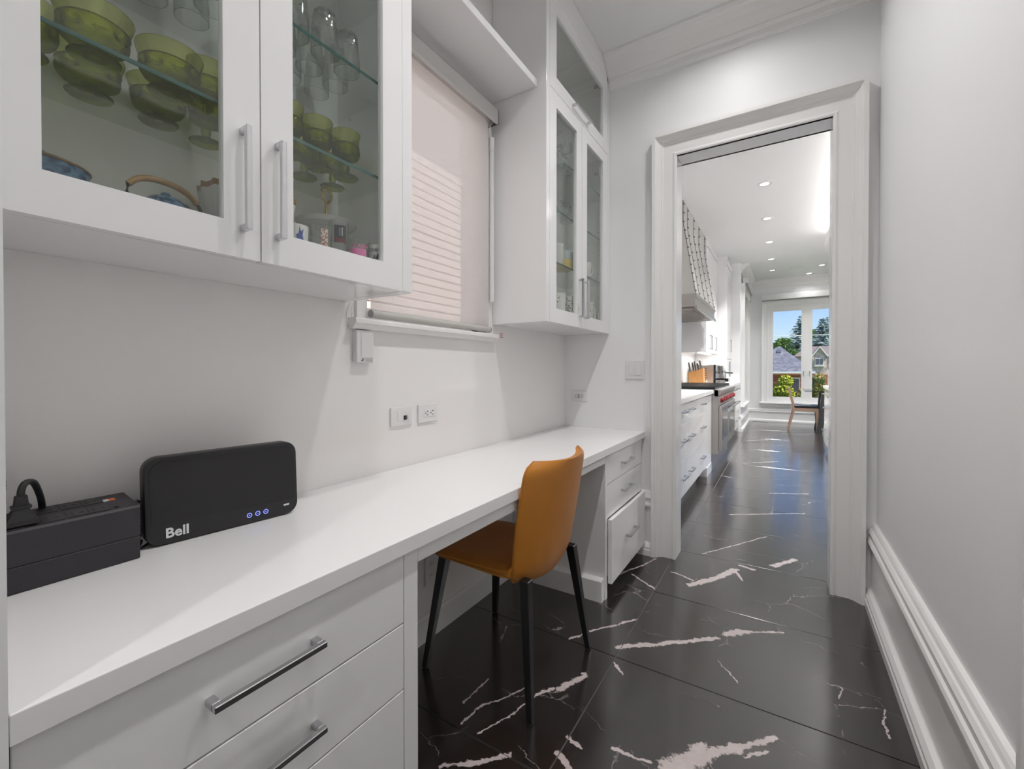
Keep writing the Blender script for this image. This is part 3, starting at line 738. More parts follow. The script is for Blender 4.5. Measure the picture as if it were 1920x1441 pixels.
patch(-1.181, -1.177, .190, .200, M['letter'], 'printed_mark', up)
patch(-1.170, -1.160, .306, .316, M['orange'], 'warning_label', up); patch(-1.170, -1.160, .298, .306, M['letter'], 'warning_label', up)
patch(-1.120, -1.115, .112, .117, M['letter'], 'printed_mark', up)
patch(-1.122, -1.116, .303, .309, M['dark'], 'button', up, .002)
# plugs and cords
pl = thing('power_plug', 'black three-pin power plug pushed into the battery backup', 'plug', (-1.128, .181, .857))
bm = newbm()
for z0, z1, wx0, wy0, wx1, wy1 in ((.8605, .868, .016, .020, .016, .020), (.868, .888, .015, .019, .0085, .009), (.888, .893, .0105, .0115, .0105, .0115), (.893, .910, .008, .0085, .0068, .007)):
    a = [bm.verts.new((-1.128 + sx * wx0 , .181 + sy * wy0, z0)) for sx, sy in ((-1, -1), (1, -1), (1, 1), (-1, 1))]
    b = [bm.verts.new((-1.128 + sx * wx1 , .181 + sy * wy1, z1)) for sx, sy in ((-1, -1), (1, -1), (1, 1), (-1, 1))]
    bm.faces.new(a[::-1]); bm.faces.new(b)
    for i in range(4): bm.faces.new((a[i], a[(i + 1) % 4], b[(i + 1) % 4], b[i]))
obj('plug_body', bm, M['black'], pl)
bm = newbm(); tube(bm, smoothpts([(-1.128, .181, .905), (-1.129, .182, .920), (-1.134, .188, .930), (-1.150, .200, .926), (-1.172, .211, .900), (-1.192, .218, .872), (-1.212, .222, .820), (-1.225, .224, .752)]), .0052, 10); obj('cord', bm, M['black'], pl, True)
c2 = newbm(); tube(c2, smoothpts([(-1.170, .139, .8716), (-1.168, .150, .888), (-1.166, .163, .915), (-1.168, .161, .945), (-1.176, .145, .968), (-1.190, .125, .982), (-1.205, .109, .992)]), .0065, 10)
pl2 = thing('power_plug', 'flat black plug with a thick cord curving up from the battery backup', 'plug', (-1.170, .139, .862))
obj('cord', c2, M['black'], pl2, True)
rb('plug_body', -1.186, -1.154, .124, .154, .8655, .8715, M['black'], pl2, bev=.002)
c3 = newbm(); tube(c3, smoothpts([(-1.125, .3395, .845), (-1.14, .346, .848), (-1.165, .352, .852), (-1.19, .375, .83), (-1.2, .42, .79)]), .0022, 6)
tag(obj('thin_cord', c3, M['black'], smooth=True), 'thin black cord between the battery backup and the router top', 'cord')
c4 = newbm(); tube(c4, smoothpts([(-1.145, .341, .800), (-1.150, .350, .803), (-1.155, .355, .780), (-1.150, .349, .770), (-1.160, .358, .765), (-1.150, .351, .7525), (-1.170, .37, .7510), (-1.2, .40, .7510)]), .0024, 6)
tag(obj('thin_cord', c4, M['black'], smooth=True), 'tangled thin black cable on the counter behind the router edge', 'cord')

# ================================================================== ORANGE CHAIR
ch = thing('desk_chair', 'orange leather chair with black splayed legs tucked under the desk', 'chair', (-.90, 1.41, 0))
YC, hw = 1.416, .218
# seat shell: rounded slab, slightly dished, rising into the backrest
def loft(secs, m, name, par, smooth=True, cap=True):
    bm = newbm(); rr = [[bm.verts.new(p) for p in s] for s in secs]
    n = len(secs[0])
    for A, B in zip(rr, rr[1:]):
        for i in range(n): bm.faces.new((A[i], A[(i + 1) % n], B[(i + 1) % n], B[i]))
    if cap: bm.faces.new(rr[0][::-1]); bm.faces.new(rr[-1])
    return obj(name, bm, m, par, smooth)
NX, NY = 22, 22
def seat_grid():
    bm = newbm(); topv = {}; botv = {}
    for i in range(NX + 1):
        s = i / NX; x = -1.130 + s * .415
        # plan half width, rounded corners
        w = hw - .012 * (1 - s)
        e = min(s, 1 - s) * .415
        rc = .055 if s < .5 else .11
        if e < rc: w -= rc - math.sqrt(max(0, rc * rc - (rc - e) ** 2))
        for j in range(NY + 1):
            t = j / NY * 2 - 1
            y = YC + w * t
            edge = max(abs(t), abs(2 * s - 1)) ** 8
            z = .468 - .010 * (1 - t * t) * math.sin(math.pi * s) - .012 * edge - .010 * (1 - s) ** 2
            zb = .412 + .020 * edge + .006 * (1 - s)
            topv[i, j] = bm.verts.new((x, y, z)); botv[i, j] = bm.verts.new((x, y, zb))
    for i in range(NX):
        for j in range(NY):
            bm.faces.new((topv[i, j], topv[i + 1, j], topv[i + 1, j + 1], topv[i, j + 1]))
            bm.faces.new((botv[i, j], botv[i, j + 1], botv[i + 1, j + 1], botv[i + 1, j]))
    for i in range(NX):
        for j in (0, NY):
            bm.faces.new((topv[i, j], botv[i, j], botv[i + 1, j], topv[i + 1, j]))
    for j in range(NY):
        for i in (0, NX):
            bm.faces.new((topv[i, j], topv[i, j + 1], botv[i, j + 1], botv[i, j]))
    bmesh.ops.remove_doubles(bm, verts=bm.verts, dist=1e-5)
    return obj('seat', bm, M['leather'], ch, True)
seat_grid()
pts = []
for i in range(0, 45):
    s = i / 44; x = -1.130 + s * .40; e = min(s, 1 - s) * .40; w = hw - .012 * (1 - s); rc = .055 if s < .5 else .001
    if e < rc: w -= rc - math.sqrt(max(0, rc * rc - (rc - e) ** 2))
    pts.append((x, YC - w - .0004, .4455 - .004 * (1 - s)))
bm = newbm(); tube(bm, pts, .0013, 6); obj('seam', bm, M['seam'], ch, True)
def back_grid():
    """wrapped backrest: outer (aisle) and inner faces, rounded top corners"""
    bm = newbm(); NV, NU = 28, 24; O = {}; I = {}
    for i in range(NV + 1):
        s = i / NV; z = .394 + s * .432
        w = .200 + .034 * math.sin(min(1, s * 1.4) * math.pi / 2)     # half width grows upward
        rc = .055; e = (1 - s) * .432
        if e < rc: w -= (rc - math.sqrt(max(0, rc * rc - (rc - e) ** 2))) * .95
        eb = s * .432; rb_ = .07
        if eb < rb_: w -= (rb_ - math.sqrt(max(0, rb_ * rb_ - (rb_ - eb) ** 2))) * .8
        xc = -.712 + .078 * s - .022 * max(0, 1 - s * 5) ** 2
        th = .018 + .016 * (1 - s)
        for j in range(NU + 1):
            t = j / NU * 2 - 1
            wrap = -.062 * t * t * (.8 + .2 * s)           # edges come forward round the sitter
            dz = -.007 * (1 - t * t) * s ** 6 + .010 * t * s ** 4 * 0
            ed = (1 - abs(t) ** 10)
            yo = .006 * s
            O[i, j] = bm.verts.new((xc + wrap + th * .5 * (.35 + .65 * ed), YC + yo + w * t, z + dz))
            I[i, j] = bm.verts.new((xc + wrap - th * .9 * (.35 + .65 * ed), YC + yo + w * t * .985, z + dz - .004 * s))
    for i in range(NV):
        for j in range(NU):
            bm.faces.new((O[i, j], O[i, j + 1], O[i + 1, j + 1], O[i + 1, j])); bm.faces.new((I[i, j], I[i + 1, j], I[i + 1, j + 1], I[i, j + 1]))
        for j in (0, NU): bm.faces.new((O[i, j], O[i + 1, j], I[i + 1, j], I[i, j]))
    for j in range(NU):
        for i in (0, NV): bm.faces.new((O[i, j], I[i, j], I[i, j + 1], O[i, j + 1]))
    # piping along the outer rim
    rim = [O[i, 0].co.copy() for i in range(NV + 1)] + [O[NV, j].co.copy() for j in range(1, NU)] + [O[i, NU].co.copy() for i in range(NV, -1, -1)]
    b = obj('backrest', bm, M['leather'], ch, True)
    bm2 = newbm(); tube(bm2, [p + Vector((-.004, 0, 0)) for p in rim], .0032, 6); obj('piping', bm2, M['leather'], b, True)
    return b
back_grid()
for (bx, by, tx, ty) in ((-.678, 1.190, -.722, 1.236), (-.664, 1.638, -.716, 1.585), (-1.146, 1.206, -1.080, 1.245), (-1.131, 1.652, -1.075, 1.590)):
    bm = newbm(); dx, dy = Vector((tx - bx, ty - by)).normalized()
    a = [bm.verts.new((bx + sx * .0105, by + sy * .0105, .004)) for sx, sy in ((-1, -1), (1, -1), (1, 1), (-1, 1))]
    b = [bm.verts.new((tx + sx * .0175, ty + sy * .0175, .432)) for sx, sy in ((-1, -1), (1, -1), (1, 1), (-1, 1))]
    bm.faces.new(a[::-1]); bm.faces.new(b)
    for i in range(4): bm.faces.new((a[i], a[(i + 1) % 4], b[(i + 1) % 4], b[i]))
    bevel(bm, .002, 1); lg = obj('leg', bm, M['legs'], ch)
    bm = newbm(); lathe(bm, [(0, 0), (.010, 0), (.010, .005), (0, .005)], (bx, by, 0), 12); obj('foot_glide', bm, M['dark'], lg)
bm = newbm(); box(bm, -1.06, -.74, 1.27, 1.29, .404, .424); box(bm, -1.06, -.74, 1.53, 1.55, .404, .424); box(bm, -1.06, -1.04, 1.29, 1.53, .404, .424); box(bm, -.76, -.74, 1.29, 1.53, .404, .424); obj('seat_frame', bm, M['legs'], ch)

# ================================================================== GLASSWARE AND CROCKERY
G_SHELF, T_SHELF, BOTTOM = 1.6822, 1.9502, UZ + .0223
def fine_profile(pr, n=3):
    out = []
    for p in smoothpts([(r, z, 0) for r, z in pr], n): out.append((max(0.0, p.x), p.y))
    out[0] = (0, pr[0][1]) if pr[0][0] == 0 else out[0]; out[-1] = (pr[-1][0], pr[-1][1])
    return out
def goblet_proto(name, label, group, kind):
    o = local(name, label, 'goblet', group); seg = 54; sh = kind == 'sherbet'
    foot = [(0, .001), (.035, .001), (.037, .003), (.034, .005), (.012, .008), (.008, .013)] if sh else [(0, .001), (.033, .001), (.035, .003), (.031, .005), (.012, .009), (.008, .016), (.010, .024), (.010, .034), (.008, .042)]
    outer = [(.009, .018), (.014, .022), (.030, .024), (.044, .029), (.0495, .037), (.0505, .046), (.0485, .055)] if sh else [(.012, .048), (.024, .052), (.034, .060), (.0385, .070), (.0392, .080), (.036, .090)]
    inner = [(.0465, .055), (.0472, .046), (.0455, .038), (.040, .032), (.020, .028), (0, .027)] if sh else [(.0343, .090), (.0365, .080), (.0358, .071), (.031, .062), (.018, .056), (0, .054)]
    bm = newbm(); lathe(bm, foot[:4] + fine_profile(foot[3:] + outer, 3)[1:] + fine_profile(inner, 2), seg=seg)
    zc_ = .041 if sh else .071; n = 9
    for v in bm.verts:      # thumbprints pressed into the bowl wall
        r = math.hypot(v.co.x, v.co.y)
        if abs(v.co.z - zc_) < .013 and r > .033:
            a = math.atan2(v.co.y, v.co.x) * n / (2 * math.pi); u = (a - round(a)) * 2 * math.pi / n * r
            q = (u / .011) ** 2 + ((v.co.z - zc_) / .009) ** 2
            k = 1 - .0085 * math.exp(-q * 1.6) / r; v.co.x *= k; v.co.y *= k
    b = obj('bowl_and_stem', bm, M['green'], o, True)
    bm = newbm()
    if sh: lathe(bm, [(.0487, .0557), (.0500, .064), (.0530, .074), (.0555, .083), (.0540, .083), (.0512, .073), (.0482, .064), (.0468, .0557), (.0487, .0557)], seg=seg)
    else: lathe(bm, [(.0362, .0907), (.0358, .100), (.0372, .114), (.0400, .128), (.0386, .128), (.0358, .114), (.0344, .100), (.0346, .0907), (.0362, .0907)], seg=seg)
    bmesh.ops.remove_doubles(bm, verts=bm.verts, dist=1e-6)
    obj('rim', bm, M['greenlip'], o, True)
    bm = newbm(); R_, z_ = (.0490, .0555) if sh else (.0365, .0905)
    pts = [(R_ * math.cos(2 * math.pi * i / 54), R_ * math.sin(2 * math.pi * i / 54), z_) for i in range(55)]
    tube(bm, pts, .0011, 6, False); obj('beaded_band', bm, M['green'], b, True)
    return o
p1 = goblet_proto('green_goblet', 'wide olive green glass sherbet dish on a foot, on the lower glass shelf of the left cabinet', 'olive green goblets in the left cabinet', 'sherbet')
p2 = goblet_proto('green_goblet', 'tall olive green glass goblet on the lower glass shelf of the left cabinet', 'olive green goblets in the left cabinet', 'goblet')
spots = [(-1.130, .184, 0, 'wide olive green sherbet glass cut off by the left edge of the cabinet pane'),
         (-1.046, .262, 0, 'largest-looking olive green sherbet glass, front of the left pane'),
         (-1.050, .376, 0, 'olive green sherbet glass at the front, between the big one and the tall goblet'),
         (-1.192, .290, 0, 'olive green sherbet glass at the back behind the largest-looking one'),
         (-1.190, .404, 0, 'olive green sherbet glass at the back behind the middle of the front row'),
         (-1.098, .464, 1, 'tall olive green goblet beside the handle stile of the left pane'),
         (-1.200, .502, 1, 'tall olive green goblet at the back, right end of the left pane'),
         (-1.085, .640, 1, 'tall olive green goblet at the left edge of the right pane'),
         (-1.085, .725, 1, 'olive green goblet in the middle of the three in the right pane'),
         (-1.075, .808, 1, 'rightmost olive green goblet at the front of the right pane'),
         (-1.175, .655, 1, 'olive green goblet in the back row, left side of the right pane'),
         (-1.172, .740, 1, 'olive green goblet in the back row, middle of the right pane'),
         (-1.165, .828, 1, 'olive green goblet in the back row nearest the cabinet end panel')]
fs = [True, True]
for x, y, k, lab in spots:
    pr = (p1, p2)[k]
    if fs[k]: fs[k] = False; pr.location = (x, y, G_SHELF); pr['label'] = lab; pr.rotation_euler = (0, 0, .3)
    else: dup(pr, (x, y, G_SHELF), random.random() * 3, lab)

def tumbler_proto():
    bm = newbm()   # upside-down cut tumbler
    lathe(bm, [(.0335, 0), (.0345, 0), (.0342, .03), (.031, .070), (.0285, .098), (.026, .104), (.018, .107), (0, .107), (0, .094), (.024, .093), (.0262, .088), (.029, .069), (.0320, .03), (.0325, 0), (.0335, 0)], seg=24)
    bmesh.ops.remove_doubles(bm, verts=bm.verts, dist=1e-5)
    bmesh.ops.recalc_face_normals(bm, faces=bm.faces)
    for v in bm.verts:
        if v.co.z > .05:
            a = math.atan2(v.co.y, v.co.x); k = 1 - .03 * (1 + math.cos(a * 12)); v.co.x *= k; v.co.y *= k
    o = obj('clear_tumbler', bm, M['clear'], None, True)
    return tag(o, 'clear upturned cut glass tumbler on the upper glass shelf of the left cabinet', 'tumbler', 'clear upturned tumblers on the upper glass shelves')
tp = tumbler_proto(); first = True
TL = []
for r, x in enumerate((-1.020, -1.098, -1.178)):
    for c, y in enumerate((.30, .385, .465, .62, .70, .785)):
        if r == 0 and c == 5: y -= .01
        side = 'left' if c < 3 else 'right'
        row = ('front', 'middle', 'back')[r]
        TL.append((x + .006 * math.sin(c * 2.1 + r), y + .01 * (r % 2), f'clear upturned tumbler behind the {side} door of the left cabinet, {row} row, ' + ('leftmost', 'middle', 'rightmost')[c % 3]))
for x, y, lab in TL:
    o = tp if first else tp.copy()
    if not first: COL.objects.link(o)
    first = False; o.location = (x, y, T_SHELF); o['label'] = lab; o.rotation_euler = (0, 0, random.random())

# blue casserole, teapot, fluted bowls
cs = thing('casserole_dish', 'blue mottled covered casserole dish at the bottom left of the left cabinet', 'casserole', (-1.120, .235, BOTTOM))
c = (-1.150, .208, BOTTOM)
bm = newbm(); lathe(bm, [(0, .002), (0.0496, .002), (0.0624, .022), (0.0672, .06), (0.0688, .108), (0.0704, .112), (0.0704, .116), (0, .116)], c, 32); obj('dish', bm, M['blue'], cs, True)
bm = newbm(); lathe(bm, [(0, .1165), (0.0720, .1165), (0.0728, .118), (0.0712, .120), (0, .1205)], c, 32); obj('rim', bm, M['brownrim'], cs, True)
bm = newbm(); lathe(bm, [(0, .1208), (0.0688, .1208), (0.0608, .125), (0.0400, .129), (0.0144, .131), (0, .131)], c, 32); lid = obj('lid', bm, M['blue'], cs, True)
bm = newbm(); lathe(bm, [(0, .1312), (0.0080, .1312), (0.0080, .135), (0.0144, .138), (0.0144, .143), (0.0088, .146), (0, .146)], c, 20); obj('knob', bm, M['blue'], lid, True)
tpot = thing('teapot', 'blue mottled teapot with an arched bamboo handle at the bottom of the left cabinet', 'teapot', (-1.11, .37, BOTTOM))
c = (-1.110, .388, BOTTOM)
bm = newbm(); lathe(bm, [(0, .002), (.040, .002), (.056, .026), (.062, .052), (.056, .080), (.042, .096), (.034, .100), (0, .100)], c, 28); obj('pot', bm, M['blue'], tpot, True)
bm = newbm(); lathe(bm, [(0, .1005), (.034, .1005), (.027, .107), (.010, .111), (.006, .113), (.009, .117), (.006, .120), (0, .121)], c, 20); obj('lid', bm, M['blue'], tpot, True)
bm = newbm(); tube(bm, smoothpts([(c[0], c[1] + .052, c[2] + .056), (c[0], c[1] + .060, c[2] + .072), (c[0], c[1] + .064, c[2] + .088)]), [.013] + [.011] * 6 + [.008] * 5 + [.007], 10); obj('spout', bm, M['blue'], tpot, True)
hp = [(-.058, .092), (-.062, .118), (-.046, .134), (-.020, .142), (.015, .140), (.042, .130), (.058, .114), (.060, .092)]
bm = newbm(); tube(bm, smoothpts([(c[0], c[1] + a, c[2] + b) for a, b in hp[1:-1]]), .0062, 10); obj('bamboo_handle', bm, M['cane'], tpot, True)
for e in (0, 1):
    s = hp[:2] if e == 0 else hp[-2:][::-1]
    bm = newbm(); tube(bm, [(c[0], c[1] + s[0][0], c[2] + s[0][1]), (c[0], c[1] + s[0][0] * 1.12, c[2] + (s[0][1] + s[1][1]) / 2 - .006), (c[0], c[1] + s[1][0], c[2] + s[1][1])], .004, 8); obj('handle_hook', bm, M['dark'], tpot, True)
def fluted(name, label, c, r, h, group):
    t = thing(name, label, 'bowl', c, group)
    bm = newbm(); seg = 48
    pr = [(0, .002), (r * .5, .002), (r * .72, h * .25), (r * .90, h * .60), (r, h * .93), (r * .97, h * .93), (r * .86, h * .60), (r * .66, h * .28), (0, h * .15)]
    lathe(bm, pr, c, seg)
    for v in bm.verts:
        a = math.atan2(v.co.y - c[1], v.co.x - c[0]); z = (v.co.z - c[2]) / h; k = 1 + .03 * z * math.cos(a * 16)
        v.co.x = c[0] + (v.co.x - c[0]) * k; v.co.y = c[1] + (v.co.y - c[1]) * k
    obj('bowl', bm, M['porc'], t, True)
    bm = newbm(); lathe(bm, [(r, h * .93), (r * 1.005, h), (r * .965, h), (r * .965, h * .93)], c, seg)
    for v in bm.verts:
        a = math.atan2(v.co.y - c[1], v.co.x - c[0]); z = (v.co.z - c[2]) / h; k = 1 + .03 * z * math.cos(a * 16)
        v.co.x = c[0] + (v.co.x - c[0]) * k; v.co.y = c[1] + (v.co.y - c[1]) * k; v.co.z += .0025 * math.cos(a * 16)
    obj('brown_rim', bm, M['brownrim'], t, True); return t
fluted('fluted_bowl', 'cream fluted bowl with a brown scalloped rim, seen between the two glass doors', (-1.138, .572, BOTTOM), .104, .180, 'fluted bowls in the left cabinet')
# cake stand with gold handle
ck = thing('cake_stand', 'white cake plate with a gold loop handle behind the mugs', 'cake stand', (-1.13, .76, BOTTOM))
c = (-1.155, .800, BOTTOM)
bm = newbm(); lathe(bm, [(0, .002), (.045, .002), (.040, .008), (.014, .020), (.012, .140), (.020, .152), (.078, .170), (.086, .182), (.083, .183), (.075, .175), (0, .162)], c, 36); obj('plate', bm, M['porc'], ck, True)
bm = newbm(); tube(bm, [(c[0], c[1], c[2] + .160), (c[0], c[1], c[2] + .238)], .0042, 10); g1 = obj('rod', bm, M['gold'], ck, True)
bm = newbm(); tube(bm, smoothpts([(c[0], c[1], c[2] + .236), (c[0] + .005, c[1] - .014, c[2] + .256), (c[0] + .004, c[1] - .018, c[2] + .276), (c[0], c[1], c[2] + .284), (c[0] - .004, c[1] + .020, c[2] + .276), (c[0] - .004, c[1] + .016, c[2] + .256), (c[0], c[1], c[2] + .236)]), .0033, 8); obj('loop_handle', bm, M['gold'], ck, True)

def curved_patch(c, r, a0, a1, z0, z1, m, name, par, n=10):
    bm = newbm(); A = []; B = []
    for i in range(n + 1):
        a = a0 + (a1 - a0) * i / n
        A.append(bm.verts.new((c[0] + r * math.cos(a), c[1] + r * math.sin(a), c[2] + z0))); B.append(bm.verts.new((c[0] + r * math.cos(a), c[1] + r * math.sin(a), c[2] + z1)))
    for i in range(n): bm.faces.new((A[i], A[i + 1], B[i + 1], B[i]))
    return obj(name, bm, m, par)
def cup(name, label, c, r, h, m=None, group=None, handle=None, taper=.9, cat='mug'):
    t = thing(name, label, cat, c, group)
    bm = newbm(); lathe(bm, [(0, .001), (r * taper * .9, .001), (r * taper, .006), (r, h), (r * .94, h), (r * taper * .92, .010), (0, .008)], c, 28)
    b = obj('cup_body', bm, m or M['porc'], t, True)
    if handle is not None:
        d = Vector((math.cos(handle), math.sin(handle), 0)); C = Vector(c)
        bm = newbm(); tube(bm, smoothpts([C + d * r * .96 + Vector((0, 0, h * .82)), C + d * (r + .020) + Vector((0, 0, h * .80)), C + d * (r + .030) + Vector((0, 0, h * .58)), C + d * (r + .018) + Vector((0, 0, h * .30)), C + d * r * .93 + Vector((0, 0, h * .16))]), .0042, 8)
        obj('handle', bm, m if m in (M['porc'],) else M['porc'], t, True)
    return t
B_ = BOTTOM
GP = 'souvenir cups at the bottom of the left cabinet'
def facing(c): return math.atan2(0 - c[1], 0 - c[0])
c = (-1.02, .618, B_); k = cup('souvenir_cup', 'white cup with a blue maple-leaf-like print behind the right glass door', c, .032, .098, group=GP)
f = facing(c); bm = newbm()
for (u, v) in ((0, .050),):
    for poly in ([(-.25, .070), (-.05, .076), (.0, .094), (.10, .080), (.30, .088), (.22, .072), (.30, .062), (.0, .054), (-.18, .060)],):
        bm.faces.new([bm.verts.new((c[0] + 0.0326 * math.cos(f + .35 + p[0]), c[1] + 0.0326 * math.sin(f + .35 + p[0]), c[2] + p[1])) for p in poly])
obj('print', bm, M['printblue'], k)
c = (-1.02, .686, B_); k = cup('souvenir_glass', 'clear souvenir glass with a red and brown picture, behind the right glass door', c, .031, .114, M['clear'], GP, cat='glass')
f = facing(c); curved_patch(c, .0316, f + .1, f + .65, .050, .104, speckle('red_picture', (.62, .55, .48), (.35, .06, .06), 220, .45), 'print', k)
c = (-1.02, .7435, B_); k = cup('souvenir_glass', 'tall clear glass with a black and maroon label, behind the right glass door', c, .0255, .145, M['clear'], GP, cat='glass')
f = facing(c); curved_patch(c, .0262, f - .45, f + .75, .084, .130, M['printb'], 'label', k); curved_patch(c, .0263, f - .45, f + .75, .084, .095, mat('print_maroon', (.16, .03, .035), .4, var=(40, .05)), 'label_band', k)
curved_patch(c, .0264, f + .28, f + .36, .102, .124, M['letter'], 'print', k); curved_patch(c, .0264, f + .08, f + .12, .102, .124, M['letter'], 'print', k)
def curved_text(body, size, m, par, c, r, a_mid, z):
    def place(x, y, zz):
        a = a_mid + (x - size * .3 * len(body)) / r
        return (c[0] + (r + .0006) * math.cos(a), c[1] + (r + .0006) * math.sin(a), c[2] + z + y)
    return text_mesh(body, size, m, par, 'lettering', place, 0)
c = (-1.015, .803, B_); k = cup('souvenir_glass', 'small pink tinted shot glass with pink lettering, behind the right glass door', c, .031, .106, M['clear'], GP, cat='glass')
f = facing(c); curved_patch(c, .0316, f - .7, f + .7, .045, .080, M['printpink'], 'print', k); curved_text('ALASKA', .013, M['printpink'], k, c, .0316, f + .15, .083)
c = (-1.012, .864, B_); k = cup('souvenir_cup', 'small white cup printed CHIC with a black skyline, behind the right glass door', c, .025, .106, group=GP)
f = facing(c); curved_text('CHICAGO', .013, M['printb'], k, c, .0252, f + .25, .086)
bm = newbm(); poly = [(-.7, .056), (-.7, .068), (-.5, .068), (-.5, .076), (-.35, .076), (-.3, .066), (-.1, .079), (.05, .079), (.1, .070), (.3, .076), (.45, .070), (.6, .070), (.6, .056)]
bm.faces.new([bm.verts.new((c[0] + .0256 * math.cos(f + .2 + p[0]), c[1] + .0256 * math.sin(f + .2 + p[0]), c[2] + p[1])) for p in poly]); obj('print', bm, M['printb'], k)
cup('small_jar', 'small beige jar with a brown lid at the right end of the left cabinet floor', (-1.075, .893, B_), .017, .115, M['porc'], cat='jar')

# tall cabinet contents
TB = BOTTOM
def mug(c, r, h, label, m=None, handle=None): return cup('mug', label, c, r, h, m, 'mugs in the tall cabinet', handle, .88)
mug((-1.035, 2.088, TB), .056, .152, 'big cream mug with a dark leaf print at the bottom of the tall cabinet')
c = (-1.035, 2.088, TB); f = facing(c); curved_patch(c, .0566, f + .10, f + .40, .085, .130, M['dots'], 'print', bpy.data.objects['mug'])
mug((-1.012, 2.212, TB), .036, .150, 'white mug with black floral pattern at the bottom of the tall cabinet', M['dots'], -.2)
mug((-1.095, 2.225, TB), .042, .140, 'yellow cream mug behind the floral mug in the tall cabinet', M['yellow'])
mug((-1.012, 2.475, TB), .038, .158, 'white dotted mug with a big handle behind the right door of the tall cabinet', M['dots2'], 1.2)
rb_ = cup('brown_jar', 'dark brown jar in the bottom right corner of the tall cabinet', (-1.09, 2.600, TB), .042, .110, M['brownrim'], cat='jar')
for i, z in enumerate((0, .027, .054)):
    cup('stacked_cup', ('lowest', 'middle', 'topmost')[i] + ' white cup of the stack on the lower glass shelf of the tall cabinet', (-1.022, 2.055, G_SHELF + z), .050, .048, M['porc'], 'stacked white cups', taper=.8)
yb = thing('banded_canister', 'yellow and grey banded canister on the lower glass shelf of the tall cabinet', 'canister', (-1.045, 2.195, G_SHELF))
bm = newbm(); lathe(bm, [(0, .001), (.052, .001), (.056, .006), (.057, .052), (0, .052)], (-1.045, 2.195, G_SHELF), 28); obj('lower_band', bm, M['yellow'], yb, True)
bm = newbm(); lathe(bm, [(.057, .0525), (.057, .098), (.053, .100), (0, .100)], (-1.045, 2.195, G_SHELF), 28); obj('upper_band', bm, mat('grey_blue_glaze', (.45, .50, .50), .2, var=(40, .15)), yb, True)
cup('white_cup', 'white cup with a round handle, lower shelf, right door of the tall cabinet', (-1.012, 2.430, G_SHELF), .040, .085, M['porc'], None, 1.2)
for i, (x, y) in enumerate(((-1.03, 2.02), (-1.04, 2.115), (-1.03, 2.21), (-1.14, 2.06), (-1.14, 2.16))):
    o = dup_o = tp.copy(); COL.objects.link(o); o.location = (x, y, T_SHELF); o['group'] = 'patterned tumblers in the tall cabinet'
    o['label'] = 'clear upturned tumbler on the middle glass shelf of the tall cabinet, ' + ('front left', 'front middle', 'front right', 'back left', 'back right')[i]
wp = local('wine_glass', 'clear stemmed wine glass in the tall cabinet', 'wine glass', 'clear wine glasses in the tall cabinet')
bm = newbm(); lathe(bm, [(0, .001), (.032, .001), (.030, .003), (.006, .008), (.004, .014), (.004, .075), (.010, .082), (.028, .100), (.036, .125), (.034, .150), (.030, .170), (.029, .170), (.033, .150), (.035, .125), (.027, .102), (0, .086)], seg=24); obj('glass_body', bm, M['clear'], wp, True)
W = [(-1.03, 2.02), (-1.03, 2.115), (-1.03, 2.210), (-1.13, 2.06), (-1.13, 2.16), (-1.03, 2.43)]
for i, (x, y) in enumerate(W):
    lab = 'clear wine glass on the tall cabinet top shelf, ' + ('front left', 'front middle', 'front right', 'back left', 'back right', 'alone behind the right door')[i]
    if i == 0: wp.location = (x, y, 2.2292); wp['label'] = lab
    else: dup(wp, (x, y, 2.2292), i, lab)

# ================================================================== HALLWAY LAMPS
def pot(label, x, y, power, r=.045, group=None, spread=122, z=None):
    z = z or ZC
    t = thing('ceiling_light', label, 'ceiling light', (x, y, z - .004), group)
    bm = newbm(); lathe(bm, [(r + .024, 0), (r + .024, -.003), (r + .018, -.006), (r + .012, -.006), (r - .008, -.0015), (r - .008, 0)], (x, y, z - .0002), 32); obj('trim_ring', bm, M['plate'], t, True)
    bm = newbm(); lathe(bm, [(0, -.0014), (r - .008, -.0014), (r - .008, -.0002), (0, -.0002)], (x, y, z - .0002), 32); obj('lens', bm, M['lamp'], t)
    ld = bpy.data.lights.new('pot_lamp', 'AREA'); ld.shape = 'DISK'; ld.size = 2 * r; ld.energy = power; ld.color = (1, .992, .985); ld.spread = R(spread)
    lo = bpy.data.objects.new('pot_lamp', ld); COL.objects.link(lo); lo.location = (x, y, z - .010); return t
HG = 'recessed ceiling lights of the hallway'
pot('recessed hallway ceiling light above the near end of the desk', -.24, .64, POT_W * .70, group=HG)
pot('recessed hallway ceiling light above the orange chair', -.24, 1.40, POT_W, group=HG)
pot('recessed hallway ceiling light nearest the kitchen doorway', -.24, 2.18, POT_W * .66, group=HG, spread=146)
pot('added hallway fill light behind the camera', -.24, -1.1, POT_W * 1.6, group=HG, spread=150)  # unseen lamp added to fill the hallway from behind

exec_kitchen = True
